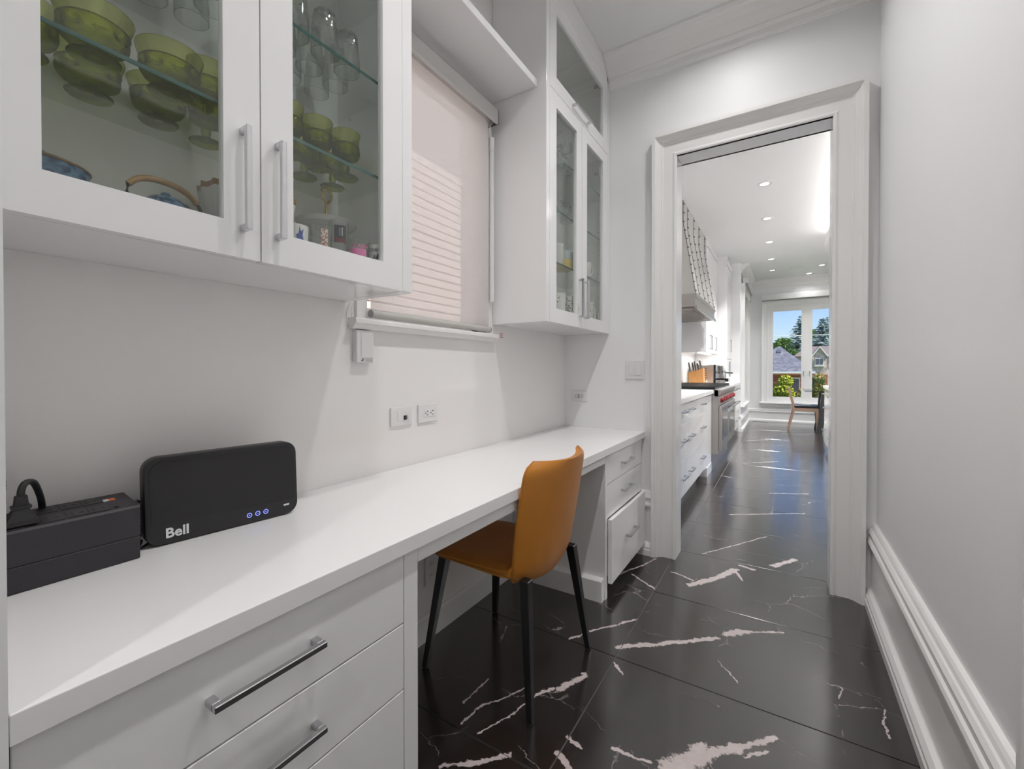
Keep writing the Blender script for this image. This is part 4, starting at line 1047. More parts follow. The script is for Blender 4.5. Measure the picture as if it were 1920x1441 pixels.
# ================================================================== KITCHEN
KX = -.672   # front plane of the base cabinets
def kdrawer(parent, y0, y1, z0, z1, hs, hl=.16):
    d = rb('drawer', KX - .020, KX, y0, y1, z0, z1, M['lacquer'], parent, bev=.0012)
    for hy in hs: bar_handle(d, (KX, hy, (z0 + z1) / 2 + .01), 'y', hl, .036, .012, M['chrome2'])
    return d
def base_unit(label, y0, y1, hs, rows, hl=.16):
    t = thing('base_cabinet', label, 'cabinet', (-1.0, (y0 + y1) / 2, 0), 'white glossy kitchen base cabinets')
    bm = newbm(); box(bm, KL + .001, KX - .021, y0, y1, .10, .8655); box(bm, KL + .001, KX - .085, y0, y1, 0, .10); obj('body', bm, M['lacquer'], t)
    for z0, z1 in rows: kdrawer(t, y0 + .0015, y1 - .0015, z0, z1, hs, hl)
    return t
rows = ((.7085, .8640), (.4150, .7055), (.1200, .4120))
base_unit('white glossy kitchen drawer unit nearest the doorway', 2.86, 3.795, (3.10, 3.60), rows)
base_unit('white glossy kitchen drawer unit beside the steel range', 3.797, 4.780, (3.95, 4.56), rows)
fp = thing('filler_panel', 'plain white cabinet panel between the drawers and the steel range', 'cabinet panel', (-1.0, 5.0, 0))
rb('panel', KL + .001, KX - .004, 4.782, 5.262, .10, .8655, M['lacquer'], fp, bev=.001)
rb('plinth', KL + .001, KX, 4.925, 5.262, 0, .10, M['lacquer'], fp, bev=.001)
tag(rb('kitchen_countertop', KL + .001, KX + .016, 2.86, 5.264, .8660, .9055, M['quartz'], bev=.0015), 'white stone kitchen counter between the doorway and the range', 'countertop')
base_unit('white glossy kitchen drawer unit just past the range', 6.872, 7.86, (7.08, 7.62), rows)
base_unit('white glossy kitchen drawer unit at the far end of the counter run', 7.862, 8.86, (8.08, 8.62), rows)
tag(rb('kitchen_countertop', KL + .001, KX + .016, 6.868, 8.915, .8660, .9055, M['quartz'], bev=.0015), 'white stone kitchen counter beyond the range holding the microwave', 'countertop')

# ---- range
rg = thing('range_cooker', 'wide stainless steel range with red knobs between the kitchen counters', 'range', (-.95, 6.06, 0))
RX = -.607
rb('body', KL + .03, RX, 5.270, 6.862, .188, .905, M['steel'], rg, bev=.002)
rb('plinth', KL + .05, KX, 5.30, 6.85, 0, .188, M['steel'], rg, bev=.001)
bm = newbm(); prism(bm, [(RX, .835), (RX + .010, .840), (RX + .036, .890), (RX + .036, .902), (RX + .030, .908), (RX - .04, .908), (RX - .04, .835)], 'y', 5.270, 6.862); obj('bullnose', bm, M['steel'], rg)
bm = newbm(); prism(bm, [(RX, .735), (RX + .014, .735), (RX + .014, .834), (RX, .834)], 'y', 5.272, 6.860); cp = obj('control_panel', bm, M['steel'], rg)
for i in range(9):
    y = 5.40 + i * .165
    bm = newbm(); lathe(bm, [(0, .028), (.020, .028), (.024, .024), (.024, .006), (.030, .004), (.030, 0), (0, 0)], seg=18)
    for v in bm.verts: v.co = Vector((RX + .014 + v.co.z, y + v.co.x, .785 + v.co.y))
    kb = obj('knob', bm, M['red'], cp, True)
for (a, b) in ((5.285, 6.020), (6.035, 6.850)):
    d = rb('oven_door', RX, RX + .030, a, b, .230, .725, M['steel'], rg, bev=.003)
    rb('oven_window', RX + .030, RX + .0315, a + .12, b - .12, .33, .60, M['blackg'], d, bev=0)
    bm = newbm(); tube(bm, [(RX + .073, a + .02, .668), (RX + .073, b - .02, .668)], .016, 12)
    for q in (a + .05, b - .05): box(bm, RX + .03, RX + .073, q - .012, q + .012, .656, .680)
    obj('oven_handle', bm, M['chrome2'], d, True)
rb('cooktop', KL + .05, RX - .03, 5.285, 6.850, .905, .914, M['blackg'], rg, bev=.001)
for i in range(5):
    y0 = 5.30 + i * .31
    bm = newbm()
    for q in range(4): box(bm, KL + .08, RX - .04, y0 + .03 + q * .075, y0 + .045 + q * .075, .922, .942)
    for x in (KL + .08, -.98, RX - .055): box(bm, x, x + .015, y0 + .02, y0 + .295, .914, .930)
    g = obj('grate', bm, M['legs'], rg)
rb('back_guard', KL + .001, KL + .049, 5.270, 6.862, .20, .965, M['steel'], rg, bev=.001)

# ---- hood
hd = thing('range_hood', 'flared stainless range hood with riveted dark straps above the range', 'hood', (-1.1, 6.06, 1.82))
HF = -.985; HA, HB = 5.270, 6.850
bm = newbm(); prism(bm, [(KL + .001, ZC - .001), (HF, ZC - .001), (HF, 2.825), (-.848, 2.000), (KL + .001, 2.000)], 'y', HA, HB); obj('canopy', bm, mat('hood_steel', (.66, .64, .615), .34, .75, var=(20, .03)), hd)
bm = newbm(); prism(bm, [(KL + .001, 2.000), (-.836, 2.000), (-.836, 1.960), (-.848, 1.956), (-.848, 1.872), (-.828, 1.866), (-.828, 1.822), (-.838, 1.820), (-.838, 1.850), (KL + .001, 1.850)], 'y', HA - .012, HB + .012); obj('band', bm, M['steel'], hd)
bm = newbm(); box(bm, KL + .02, -.87, HA + .03, HB - .03, 1.838, 1.849); obj('filter_tray', bm, M['steeld'], hd)
for i in range(12): rb('filter_bar', KL + .05, -.89, HA + .06 + i * .125, HA + .12 + i * .125, 1.828, 1.838, M['steel'], hd, bev=0)
for i, y in enumerate((HA + .006, 5.535, 5.955, 6.352, 6.775 + .068)):
    bm = newbm(); o_ = .004; w_ = .0085
    path = [(HF + o_, ZC - .003), (HF + o_, 2.826), (-.848 + o_, 2.003)]
    for (a, b) in zip(path, path[1:]):
        v = [bm.verts.new((p[0] + e, yy, p[1])) for p in (a, b) for e in (-.006, 0) for yy in (y - w_, y + w_)]
        for f in ((0, 1, 5, 4), (2, 6, 7, 3), (0, 4, 6, 2), (1, 3, 7, 5), (0, 2, 3, 1), (4, 5, 7, 6)): bm.faces.new([v[q] for q in f])
    st = obj('strap', bm, M['steeld'], hd)
    bm = newbm()
    for k in range(11):
        s = k / 10
        p = (HF + o_, ZC - .06 - s * .0) if False else None
        L1, L2 = .255, math.hypot(.137, .823); tt = .04 + s * (L1 + L2 - .07)
        if tt < L1: px, pz = HF + o_, ZC - tt
        else: q = (tt - L1) / L2; px, pz = HF + o_ + q * .137, 2.826 - q * .823
        lathe(bm, [(.014, -.006), (.012, .004), (.006, .009), (0, .010)], (px, y, pz), 8)
    obj('rivets', bm, M['steeld'], st)

# ---- upper cabinet, tall hutch, microwave etc.
ku = thing('upper_cabinet', 'white kitchen wall cabinet past the range hood', 'cabinet', (-1.15, 7.6, 1.393))
rb('body', KL + .001, -.99, 6.95, 8.245, 1.393, 3.0, M['lacquer'], ku, bev=.001)
for a, b, h in ((6.952, 7.386, 7.31), (7.389, 7.815, 7.46), (7.818, 8.243, 7.90)):
    d = rb('door', -.99, -.970, a, b, 1.390, 2.96, M['lacquer'], ku, bev=.001); bar_handle(d, (-.970, h, 1.56), 'z', .22, .03, .012, M['chrome2'])
rb('fascia', KL + .001, -.975, 6.95, 8.245, 3.0, ZC - .001, M['lacquer'], ku, bev=0)
bm = newbm(); box(bm, -1.10, -1.06, 7.05, 8.15, 1.384, 1.3925); obj('under_light', bm, mat('under_light', (1, 1, 1), .4, emit=(1, .97, .93), estr=5), ku)
ld = bpy.data.lights.new('under_cabinet_lamp', 'AREA'); ld.shape = 'RECTANGLE'; ld.size = .03; ld.size_y = 1.1; ld.energy = 2.5; ld.color = (1, .97, .93)
lo = bpy.data.objects.new('under_cabinet_lamp', ld); COL.objects.link(lo); lo.location = (-1.08, 7.6, 1.381)
ht = thing('hutch_cabinet', 'tall white cabinet standing on the kitchen counter by the window wall', 'cabinet', (-1.05, 8.58, .906))
rb('body', KL + .001, -.842, 8.25, 8.915, .9065, 2.93, M['lacquer'], ht, bev=.001)
d = rb('door', -.842, -.82, 8.252, 8.913, 1.32, 2.90, M['lacquer'], ht, bev=.001); bar_handle(d, (-.82, 8.70, 1.56), 'z', .22, .03, .012, M['chrome2'])
rb('appliance_front', -.842, -.822, 8.252, 8.913, .96, 1.315, M['lacquer'], ht, bev=.001)
rb('dark_recess', -.822, -.818, 8.63, 8.88, 1.005, 1.275, M['blackg'], ht, bev=0)
bm = newbm(); prism(bm, [(-.842, 2.93), (-.82, 2.93), (-.80, 2.98), (-.80, 3.0), (-.842, 3.0)], 'y', 8.24, 8.918); box(bm, KL + .001, -.842, 8.25, 8.915, 2.93, ZC - .001); box(bm, -.842, -.815, 8.245, 8.915, 3.0, ZC - .001); obj('cornice', bm, M['lacquer'], ht)

mw = thing('microwave', 'stainless microwave oven on the kitchen counter behind the knife block', 'microwave', (-1.08, 7.7, .906))
rb('case', -1.262, -.935, 7.50, 8.02, .915, 1.208, M['steel'], mw, bev=.004)
rb('door', -.935, -.905, 7.50, 8.02, .912, 1.210, M['blackg'], mw, bev=.003)
bm = newbm()
for i in range(5): box(bm, -1.17, -1.03, 7.4985, 7.5005, .995 + i * .038, 1.007 + i * .038)
obj('side_vent', bm, M['steeld'], mw)
rb('logo_tag', -1.045, -1.025, 7.4985, 7.5005, .935, .958, M['letter'], mw, bev=0)
for x in (-1.23, -.96):
    for y in (7.54, 7.98): bm = newbm(); lathe(bm, [(0, 0), (.015, 0), (.015, .010), (0, .010)], (x, y, .9056), 10); obj('foot', bm, M['dark'], mw)
cm = thing('espresso_machine', 'chrome and black espresso machine beside the microwave', 'coffee machine', (-.95, 8.13, .906))
rb('base', -1.10, -.83, 8.055, 8.235, .906, .955, M['steel'], cm, bev=.004)
rb('drip_tray', -.93, -.78, 8.060, 8.230, .930, .985, M['blackg'], cm, bev=.003)
rb('column', -1.10, -.94, 8.055, 8.235, .955, 1.19, M['steel'], cm, bev=.004)
rb('head', -1.00, -.86, 8.065, 8.225, 1.10, 1.20, M['steel'], cm, bev=.006)
bm = newbm(); lathe(bm, [(0, 0), (.030, 0), (.034, .02), (.034, .045), (0, .045)], (-.86, 8.145, 1.065), 16); obj('brew_group', bm, M['chrome2'], cm, True)
bm = newbm(); tube(bm, [(-.83, 8.145, 1.082), (-.72, 8.145, 1.075)], [.010, .013], 10); obj('portafilter_handle', bm, M['black'], cm, True)
bm = newbm(); tube(bm, smoothpts([(-.93, 8.225, 1.15), (-.87, 8.228, 1.14), (-.84, 8.224, 1.06), (-.835, 8.22, 1.0)]), .006, 8); obj('steam_wand', bm, M['chrome2'], cm, True)

kb_ = thing('knife_block', 'wooden knife block with five dark handles on the counter beyond the range', 'knife block', (-1.12, 7.12, .906))
bm = newbm(); prism(bm, [(-1.220, .9065), (-1.010, .9065), (-1.018, 1.158), (-1.100, 1.122), (-1.237, 1.092)], 'y', 7.03, 7.15); bevel(bm, .003, 1); obj('block', bm, M['wood'], kb_)
for x, z, h in ((-1.215, 1.094, .150), (-1.165, 1.105, .135), (-1.135, 1.113, .145), (-1.095, 1.125, .115), (-1.060, 1.138, .140)):
    bm = newbm(); tube(bm, smoothpts([(x, 7.09, z - .01), (x - .006, 7.085, z + h * .45), (x - .016, 7.08, z + h * .85), (x - .012, 7.075, z + h)]), [.011] * 8 + [.0125] * 6 + [.011] * 5, 8); obj('knife_handle', bm, M['steeld'], kb_, True)

# ---- far window, blinds
def win_frame(bm, a0, a1, z0, z1, fw, y0, y1, side=False):
    for (a, b, c, d) in ((a0, a0 + fw, z0, z1), (a1 - fw, a1, z0, z1), (a0 + fw, a1 - fw, z0, z0 + fw * 1.2), (a0 + fw, a1 - fw, z1 - fw, z1)):
        if side: box(bm, y0, y1, a, b, c, d)
        else: box(bm, a, b, y0, y1, c, d)
bm = newbm(); win_frame(bm, KX0, KX1, KZ0, KZ1, .012, KF - .005, KF + .12); box(bm, .405, .429, KF + .01, KF + .12, KZ0, KZ1)
win2 = struct('window_2', bm, M['trim'], 'tall two-sash window at the far end of the kitchen with trees outside')
for a, b in ((-.273, .405), (.429, 1.113)):
    bm = newbm(); win_frame(bm, a, b, .447, 2.478, .083, KF + .015, KF + .075); sa = obj('sash', bm, M['trim'], win2)
    rb('pane', a + .08, b - .08, KF + .042, KF + .047, .54, 2.40, M['wpane'], sa, bev=0)
    hx = b - .04 if a < 0 else a + .04
    bm = newbm(); box(bm, hx - .009, hx + .009, KF + .008, KF + .015, 1.00, 1.10); box(bm, hx - .006, hx + .006, KF - .018, KF + .008, 1.075, 1.090); box(bm, hx - .006, hx + .006, KF - .018, KF - .010, .985, 1.090); obj('latch', bm, M['chrome'], sa)
casing('window_casing', KX0, KX1, KZ1, KF, -1, zb=.425, parent=win2, w=.95)
bm = newbm(); prism(bm, [(KF, .388), (KF - .070, .392), (KF - .085, .400), (KF - .085, .418), (KF - .078, .427), (KF + .02, .429)], 'x', -.435, 1.275)
prism(bm, [(KF, .322), (KF - .030, .322), (KF - .040, .340), (KF - .045, .372), (KF - .055, .388), (KF, .388)], 'x', -.39, 1.23); obj('window_sill', bm, M['trim'], win2)
kb2 = thing('roller_blind', 'white roller blind cassette above the far kitchen window', 'blind', (.42, KF - .08, 2.63))
rb('cassette', -.410, 1.250, KF - .150, KF - .060, 2.632, 2.752, M['plate'], kb2, bev=.004)
bm = newbm(); tube(bm, [(-.40, KF - .105, 2.625), (1.24, KF - .105, 2.625)], .013, 10); obj('hem_bar', bm, M['grey'], kb2, True)
bm = newbm(); box(bm, -.67, -.60, 0, 0, 0, 0); bm.free()
# side window on the left wall of the breakfast corner
bm = newbm(); win_frame(bm, 9.30, 10.60, .47, 2.66, .012, -.82, -.665, True); box(bm, -.80, -.74, 9.94, 9.96, .47, 2.66)
win3 = struct('window_3', bm, M['trim'], 'side window of the breakfast corner seen edge on')
for a, b in ((9.312, 9.94), (9.96, 10.588)):
    bm = newbm(); win_frame(bm, a, b, .482, 2.648, .08, -.79, -.74, True); sa = obj('sash', bm, M['trim'], win3)
    rb('pane', -.768, -.763, a + .075, b - .075, .57, 2.57, M['wpane'], sa, bev=0)
casing('window_casing', 9.30, 10.60, 2.66, -.67, 1, axis='y', zb=.46, parent=win3, w=.75)
bm = newbm(); prism(bm, [(-.67, .425), (-.62, .428), (-.605, .436), (-.605, .452), (-.612, .460), (-.69, .462)], 'y', 9.18, 10.72); obj('window_sill', bm, M['trim'], win3)
kb3 = thing('roller_blind', 'white roller blind cassette over the edge-on side window', 'blind', (-.62, 9.95, 2.74))
rb('cassette', -.655, -.555, 9.22, 10.68, 2.765, 2.870, M['plate'], kb3, bev=.004)
bm = newbm(); tube(bm, [(-.60, 9.24, 2.745), (-.60, 10.66, 2.745)], .020, 12); obj('roller', bm, M['grey'], kb3, True)
bm = newbm(); box(bm, -.602, -.598, 9.26, 10.64, 2.56, 2.745); obj('fabric', bm, M['blind'], kb3)

vg = thing('floor_vent', 'dark floor register by the far kitchen skirting', 'vent', (-.42, 10.80, 0))
rb('frame', -.55, -.27, 10.76, 10.88, .0005, .004, M['steeld'], vg, bev=.001)
for i in range(9): rb('slat', -.535 + i * .029, -.52 + i * .029, 10.775, 10.865, .004, .006, M['steel'], vg, bev=0)

# ---- ceiling lights, speaker, soffit
KG = 'recessed ceiling lights of the kitchen'
ordw = ('nearest', 'second', 'third', 'fourth', 'fifth')
for i, (x, y) in enumerate(((-.175, 5.27), (-.185, 6.49), (-.188, 7.70), (-.19, 8.90), (-.19, 9.92))):
    pot(f'recessed kitchen ceiling light, {ordw[i]} of the row above the range', x, y, KPOT_W * (1 if y < 8 else .25), .050, KG, 98)
pot('recessed kitchen ceiling light close to the far window crown', .434, 10.62, KPOT_W * .08, .05, KG, 125)
pot('recessed kitchen ceiling light at the right edge of the doorway view', .60, 9.90, KPOT_W * .25, .05, KG, 125)
for i, y in enumerate((4.3, 5.6, 6.9)):  # lamps added out of view to light the base cabinet fronts
    pot('added unseen downlight under the floating ceiling panel over the island, ' + ('nearest', 'middle', 'farthest')[i], .98, y, KPOT_W * .7, .04, 'added downlights over the island', 140, 2.8198)
for i, (x, y) in enumerate(((2.0, 9.0), (3.2, 9.0), (2.0, 10.2), (3.2, 10.2))):  # extra lamps added beyond the doorway view to brighten the kitchen
    pot('added recessed kitchen ceiling light over the dining end, out of view number'.replace(' number', '') + ', ' + ('front left', 'front right', 'rear left', 'rear right')[i], x, y, KPOT_W * .5, .05, KG, 125)
sp = thing('ceiling_speaker', 'round white speaker grille in the kitchen ceiling', 'speaker', (.20, 9.876, ZC - .004))
bm = newbm(); lathe(bm, [(.125, 0), (.125, -.003), (.115, -.006), (.110, -.004), (0, -.004)], (.20, 9.876, ZC - .0002), 36); obj('grille', bm, M['plate'], sp, True)
so = thing('ceiling_soffit', 'white floating ceiling panel with hidden cove light above the island', 'ceiling panel', (2.0, 5.6, 2.82))
rb('panel', .490, 3.60, 3.60, 7.60, 2.820, 2.965, M['ceil'], so, bev=.001)
rb('core', .80, 3.30, 3.90, 7.30, 2.965, ZC - .001, M['ceil'], so, bev=0)
for nm, (x0, x1, y0, y1) in (('l', (.71, .75, 3.85, 7.35)), ('r', (3.36, 3.40, 3.85, 7.35)), ('f', (.80, 3.30, 7.34, 7.38)), ('n', (.80, 3.30, 3.82, 3.86))):
    rb('cove_strip', x0, x1, y0, y1, 2.965, 2.972, M['cove'], so, bev=0)
    ld = bpy.data.lights.new('cove_lamp', 'AREA'); ld.shape = 'RECTANGLE'; ld.size = x1 - x0; ld.size_y = y1 - y0; ld.energy = COVE_W; ld.color = (1, .985, .97)
    lo = bpy.data.objects.new('cove_lamp', ld); COL.objects.link(lo); lo.location = ((x0 + x1) / 2, (y0 + y1) / 2, 2.976); lo.rotation_euler = (math.pi, 0, 0)

# ---- island
isl = thing('kitchen_island', 'white glossy kitchen island seen past the right door jamb', 'island', (1.1, 5.7, 0))
rb('body', .522, 1.70, 3.80, 7.60, .10, .868, M['lacquer'], isl, bev=.001)
rb('plinth', .585, 1.63, 3.87, 7.53, 0, .10, M['lacquer'], isl, bev=.001)
rb('worktop', .485, 1.74, 3.77, 7.62, .868, .908, M['quartz'], isl, bev=.002)
for a in (3.80, 4.75, 5.70, 6.65):
    for z0, z1 in ((.725, .862), (.415, .722), (.105, .412)):
        bm = newbm(); box(bm, .500, .522, a + .002, a + .948, z0, z1); bevel(bm, .001, 1); d = obj('drawer', bm, M['lacquer'], isl)
        hz = z1 - .12 if z1 < .8 else (z0 + z1) / 2
        bm = newbm(); box(bm, .464, .476, a + .72, a + .90, hz - .006, hz + .006); box(bm, .476, .5, a + .72, a + .734, hz - .006, hz + .006); box(bm, .476, .5, a + .886, a + .90, hz - .006, hz + .006); obj('handle', bm, M['chrome2'], d)

# ---- dining chair, table
dc = thing('dining_chair', 'wooden dining chair with a black seat by the far window', 'chair', (.33, 9.57, 0))
for y in (9.565, 9.975):
    bm = newbm(); prism(bm, [(.066, 0), (.096, 0), (.196, .40), (.190, .47), (.100, .800), (.066, .800), (.146, .45), (.150, .38)], 'y', y - .016, y + .016); obj('rear_leg', bm, M['walnut'], dc)
    bm = newbm(); prism(bm, [(.500, .40), (.545, .40), (.560, 0), (.532, 0)], 'y', y - .016, y + .016); obj('front_leg', bm, M['walnut'], dc)
    rb('side_rail', .15, .54, y - .014, y + .014, .368, .425, M['walnut'], dc, bev=.002)
for x in (.160, .525): rb('cross_rail', x, x + .025, 9.58, 9.96, .37, .42, M['walnut'], dc, bev=.002)
bm = newbm(); prism(bm, [(.070, .800), (.098, .800), (.160, .56), (.135, .56)], 'y', 9.582, 9.958); obj('backrest', bm, M['walnut'], dc)
bm = newbm(); box(bm, .170, .570, 9.545, 9.995, .427, .480); bevel(bm, .016, 3); obj('seat_pad', bm, M['seatblk'], dc, True)
dt = thing('dining_table', 'glass-topped dining table on a dark slanted pedestal by the far window', 'table', (.9, 9.9, 0))
bm = newbm(); box(bm, .335, 1.75, 9.42, 10.38, .735, .750); bevel(bm, .004, 2); obj('glass_top', bm, glass('table_glass', (.50, .60, .64), 1.0), dt)
for y0, y1 in ((9.43, 9.52), (10.03, 10.12)):
    bm = newbm()
    a = [(.505, y0, .002), (.595, y0, .002), (.595, y1, .002), (.505, y1, .002)]; b = [(.585, y0 + .01, .734), (.650, y0 + .01, .734), (.650, y1 - .01, .734), (.585, y1 - .01, .734)]
    mid = [(.585, y0 + .004, .30), (.655, y0 + .004, .22), (.655, y1 - .004, .22), (.585, y1 - .004, .30)]
    A = [bm.verts.new(p) for p in a]; Mi = [bm.verts.new((.545 if i in (0, 3) else .640, p[1], .30)) for i, p in enumerate(mid)]; B = [bm.verts.new(p) for p in b]
    for P, Q in ((A, Mi), (Mi, B)):
        for i in range(4): bm.faces.new((P[i], P[(i + 1) % 4], Q[(i + 1) % 4], Q[i]))
    bm.faces.new(A[::-1]); bm.faces.new(B); obj('pedestal', bm, M['tabledk'], dt)
for y0, y1 in ((9.43, 9.52), (10.03, 10.12)): rb('pedestal', 1.35, 1.45, y0, y1, .002, .734, M['tabledk'], dt, bev=.004)

# ================================================================== OUTSIDE
def gnd():
    m = bpy.data.materials.new('lawn'); m.use_nodes = True
    nt = m.node_tree; b = nt.nodes['Principled BSDF']; b.inputs['Roughness'].default_value = .9
    g = nt.nodes.new('ShaderNodeNewGeometry'); n = nt.nodes.new('ShaderNodeTexNoise'); n.inputs['Scale'].default_value = 1.5; n.inputs['Detail'].default_value = 6
    r = nt.nodes.new('ShaderNodeValToRGB'); r.color_ramp.elements[0].color = (.06, .13, .03, 1); r.color_ramp.elements[1].color = (.17, .28, .07, 1)
    nt.links.new(g.outputs['Position'], n.inputs['Vector']); nt.links.new(n.outputs['Fac'], r.inputs[0]); nt.links.new(r.outputs[0], b.inputs['Base Color']); return m
bm = newbm(); box(bm, -60, 60, -30, 150, -2.3, -2.0); o = obj('lawn', bm, gnd()); o['kind'] = 'structure'
M['roofb'] = mat('blue_grey_shingle', (.150, .155, .205), .9, bump=(6, .6), var=(4.5, 1.1))
M['roofp'] = mat('mauve_shingle', (.21, .17, .175), .9, bump=(6, .6), var=(3.0, .2))
M['redbrick'] = mat('red_brick_far', (.33, .11, .085), .9, var=(5, .15))
M['stone'] = mat('pale_stone_far', (.55, .45, .42), .9, var=(4.5, .9))
M['whitetrim'] = mat('house_trim', (.78, .78, .78), .6, var=(5, .02))
M['darkpane'] = mat('far_pane', (.10, .11, .14), .1, var=(5, .1))
M['coral'] = mat('coral_trim', (.62, .22, .15), .7, var=(5, .05))
def frustum(bm, base, apex_line):
    B = [bm.verts.new(p) for p in base]; A = [bm.verts.new(p) for p in apex_line]
    bm.faces.new(B[::-1])
    if len(A) == 1:
        for i in range(4): bm.faces.new((B[i], B[(i + 1) % 4], A[0]))
    else:
        bm.faces.new((B[0], B[1], A[1], A[0])); bm.faces.new((B[1], B[2], A[1])); bm.faces.new((B[2], B[3], A[0], A[1])); bm.faces.new((B[3], B[0], A[0]))
# garage-like house: eave just below eye level, apex at pixel (1461, 650)
h1 = thing('neighbour_house', 'red brick house with a blue-grey hipped roof beyond the far window', 'house', (.4, 32, -2.0))
rb('wall', -2.5, 1.10, 29.0, 34.0, -2.0, .95, M['redbrick'], h1, bev=0)
bm = newbm(); frustum(bm, [(-2.95, 28.5, 1.02), (1.48, 28.5, 1.02), (1.48, 34.5, 1.02), (-2.95, 34.5, 1.02)], [(-.19, 31.5, 2.60)]); obj('roof', bm, M['roofb'], h1)
rb('fascia', -2.95, 1.48, 28.46, 34.5, .84, 1.01, M['coral'], h1, bev=0)
rb('gutter', -2.95, 1.48, 28.38, 28.46, .93, 1.03, M['whitetrim'], h1, bev=0)
bm = newbm(); prism(bm, [(30.6, 2.02), (30.9, 2.02), (30.9, 2.36), (30.6, 2.20)], 'x', -.34, -.12); obj('roof_vent', bm, M['darkpane'], h1)
for x in (-1.6, .35):
    w_ = rb('window', x - .05, x + .45, 28.93, 29.0, -.6, .70, M['whitetrim'], h1, bev=0); rb('pane', x, x + .4, 28.90, 28.94, -.52, .62, M['darkpane'], w_, bev=0)
rb('string_course', -2.5, 1.10, 28.95, 29.0, .36, .44, M['coral'], h1, bev=0); rb('door_canopy', .2, 1.3, 28.2, 29.0, -.30, -.20, M['coral'], h1, bev=0)
# stone house with gable, further right
h2 = thing('neighbour_house', 'pale stone house with a pointed white-trimmed gable at the right of the window view', 'house', (5.5, 46, -2.0))
rb('wall', .95, 6.5, 43.6, 48, -2.0, 2.2, M['stone'], h2, bev=0)
bm = newbm(); frustum(bm, [(.70, 43.3, 2.24), (6.8, 43.3, 2.24), (6.8, 48.4, 2.24), (.70, 48.4, 2.24)], [(1.75, 45.8, 3.16), (5.6, 45.8, 3.16)]); obj('roof', bm, M['roofp'], h2)
GXc, Gw = 2.48, .52
bm = newbm(); prism(bm, [(GXc - Gw + .05, -2.0), (GXc + Gw - .05, -2.0), (GXc + Gw - .05, 2.20), (GXc, 2.90), (GXc - Gw + .05, 2.20)], 'y', 42.6, 45); obj('gable_wall', bm, M['stone'], h2)
bm = newbm()
for s_ in (-1, 1): prism(bm, [(GXc, 3.03), (GXc, 2.92), (GXc + s_ * Gw, 2.16), (GXc + s_ * (Gw + .05), 2.24)], 'y', 42.4, 42.6)
obj('barge_board', bm, M['whitetrim'], h2)
bm = newbm()
for s_ in (-1, 1): prism(bm, [(GXc, 3.05), (GXc, 2.98), (GXc + s_ * Gw, 2.22), (GXc + s_ * (Gw + .04), 2.27)], 'y', 42.6, 45.5)
obj('gable_roof', bm, M['roofp'], h2)
wv = rb('window', GXc - .30, GXc + .27, 42.52, 42.6, 1.48, 2.08, M['whitetrim'], h2, bev=0)
for a_, b_ in ((-.25, -.04), (.01, .22)): rb('pane', GXc + a_, GXc + b_, 42.48, 42.53, 1.54, 2.03, M['darkpane'], wv, bev=0)
rb('window_sill', GXc - .36, GXc + .33, 42.4, 42.6, 1.40, 1.46, M['whitetrim'], h2, bev=0)
rb('garage_door', 2.1, 3.0, 42.52, 42.6, -2.0, .75, M['redbrick'], h2, bev=0)
# vegetation
def leafmat(name, a, b, sc):
    m = bpy.data.materials.new(name); m.use_nodes = True
    nt = m.node_tree; p = nt.nodes['Principled BSDF']; p.inputs['Roughness'].default_value = .6
    g = nt.nodes.new('ShaderNodeNewGeometry'); n = nt.nodes.new('ShaderNodeTexNoise'); n.inputs['Scale'].default_value = sc; n.inputs['Detail'].default_value = 2
    r = nt.nodes.new('ShaderNodeValToRGB'); r.color_ramp.elements[0].position = .35; r.color_ramp.elements[1].position = .65
    r.color_ramp.elements[0].color = (*a, 1); r.color_ramp.elements[1].color = (*b, 1)
    nt.links.new(g.outputs['Position'], n.inputs['Vector']); nt.links.new(n.outputs['Fac'], r.inputs[0]); nt.links.new(r.outputs[0], p.inputs['Base Color'])
    p.inputs['Subsurface Weight'].default_value = 0
    return m
M['lg'] = leafmat('leaf_green', (.05, .13, .02), (.19, .33, .06), 2.0)
M['ly'] = leafmat('leaf_yellow_green', (.22, .36, .03), (.66, .62, .06), 14)
M['lo'] = leafmat('leaf_rusty_green', (.14, .28, .05), (.50, .36, .12), 9)
M['ls'] = leafmat('spruce_needles', (.06, .11, .11), (.34, .45, .47), 1.6)
M['bark'] = mat('bark', (.10, .07, .05), .9, var=(4, .3))
def crown_mesh(name, par, m, blobs, n, leaf, rnd, z_flat=1.0):
    verts, faces = [], []
    for k in range(n):
        cx, cy, cz, rx, rz = rnd.choice(blobs)
        d = Vector((rnd.gauss(0, 1), rnd.gauss(0, 1), rnd.gauss(0, 1))).normalized() * (rnd.random() ** .33)
        p = Vector((cx + d.x * rx, cy + d.y * rx, cz + d.z * rz))
        u = Vector((rnd.gauss(0, 1), rnd.gauss(0, 1), rnd.gauss(0, 1))).normalized(); v = u.cross(Vector((rnd.gauss(0, 1), rnd.gauss(0, 1), rnd.gauss(0, 1)))).normalized()
        l = leaf * rnd.uniform(.6, 1.3); i = len(verts)
        verts += [p - u * l, p - v * l * .55, p + u * l, p + v * l * .55]; faces.append((i, i + 1, i + 2, i + 3))
    off = ORG[par]; me = bpy.data.meshes.new(name); me.from_pydata([tuple(q - off) for q in verts], [], faces); me.materials.append(m)
    o = bpy.data.objects.new(name, me); COL.objects.link(o); o.parent = par; return o
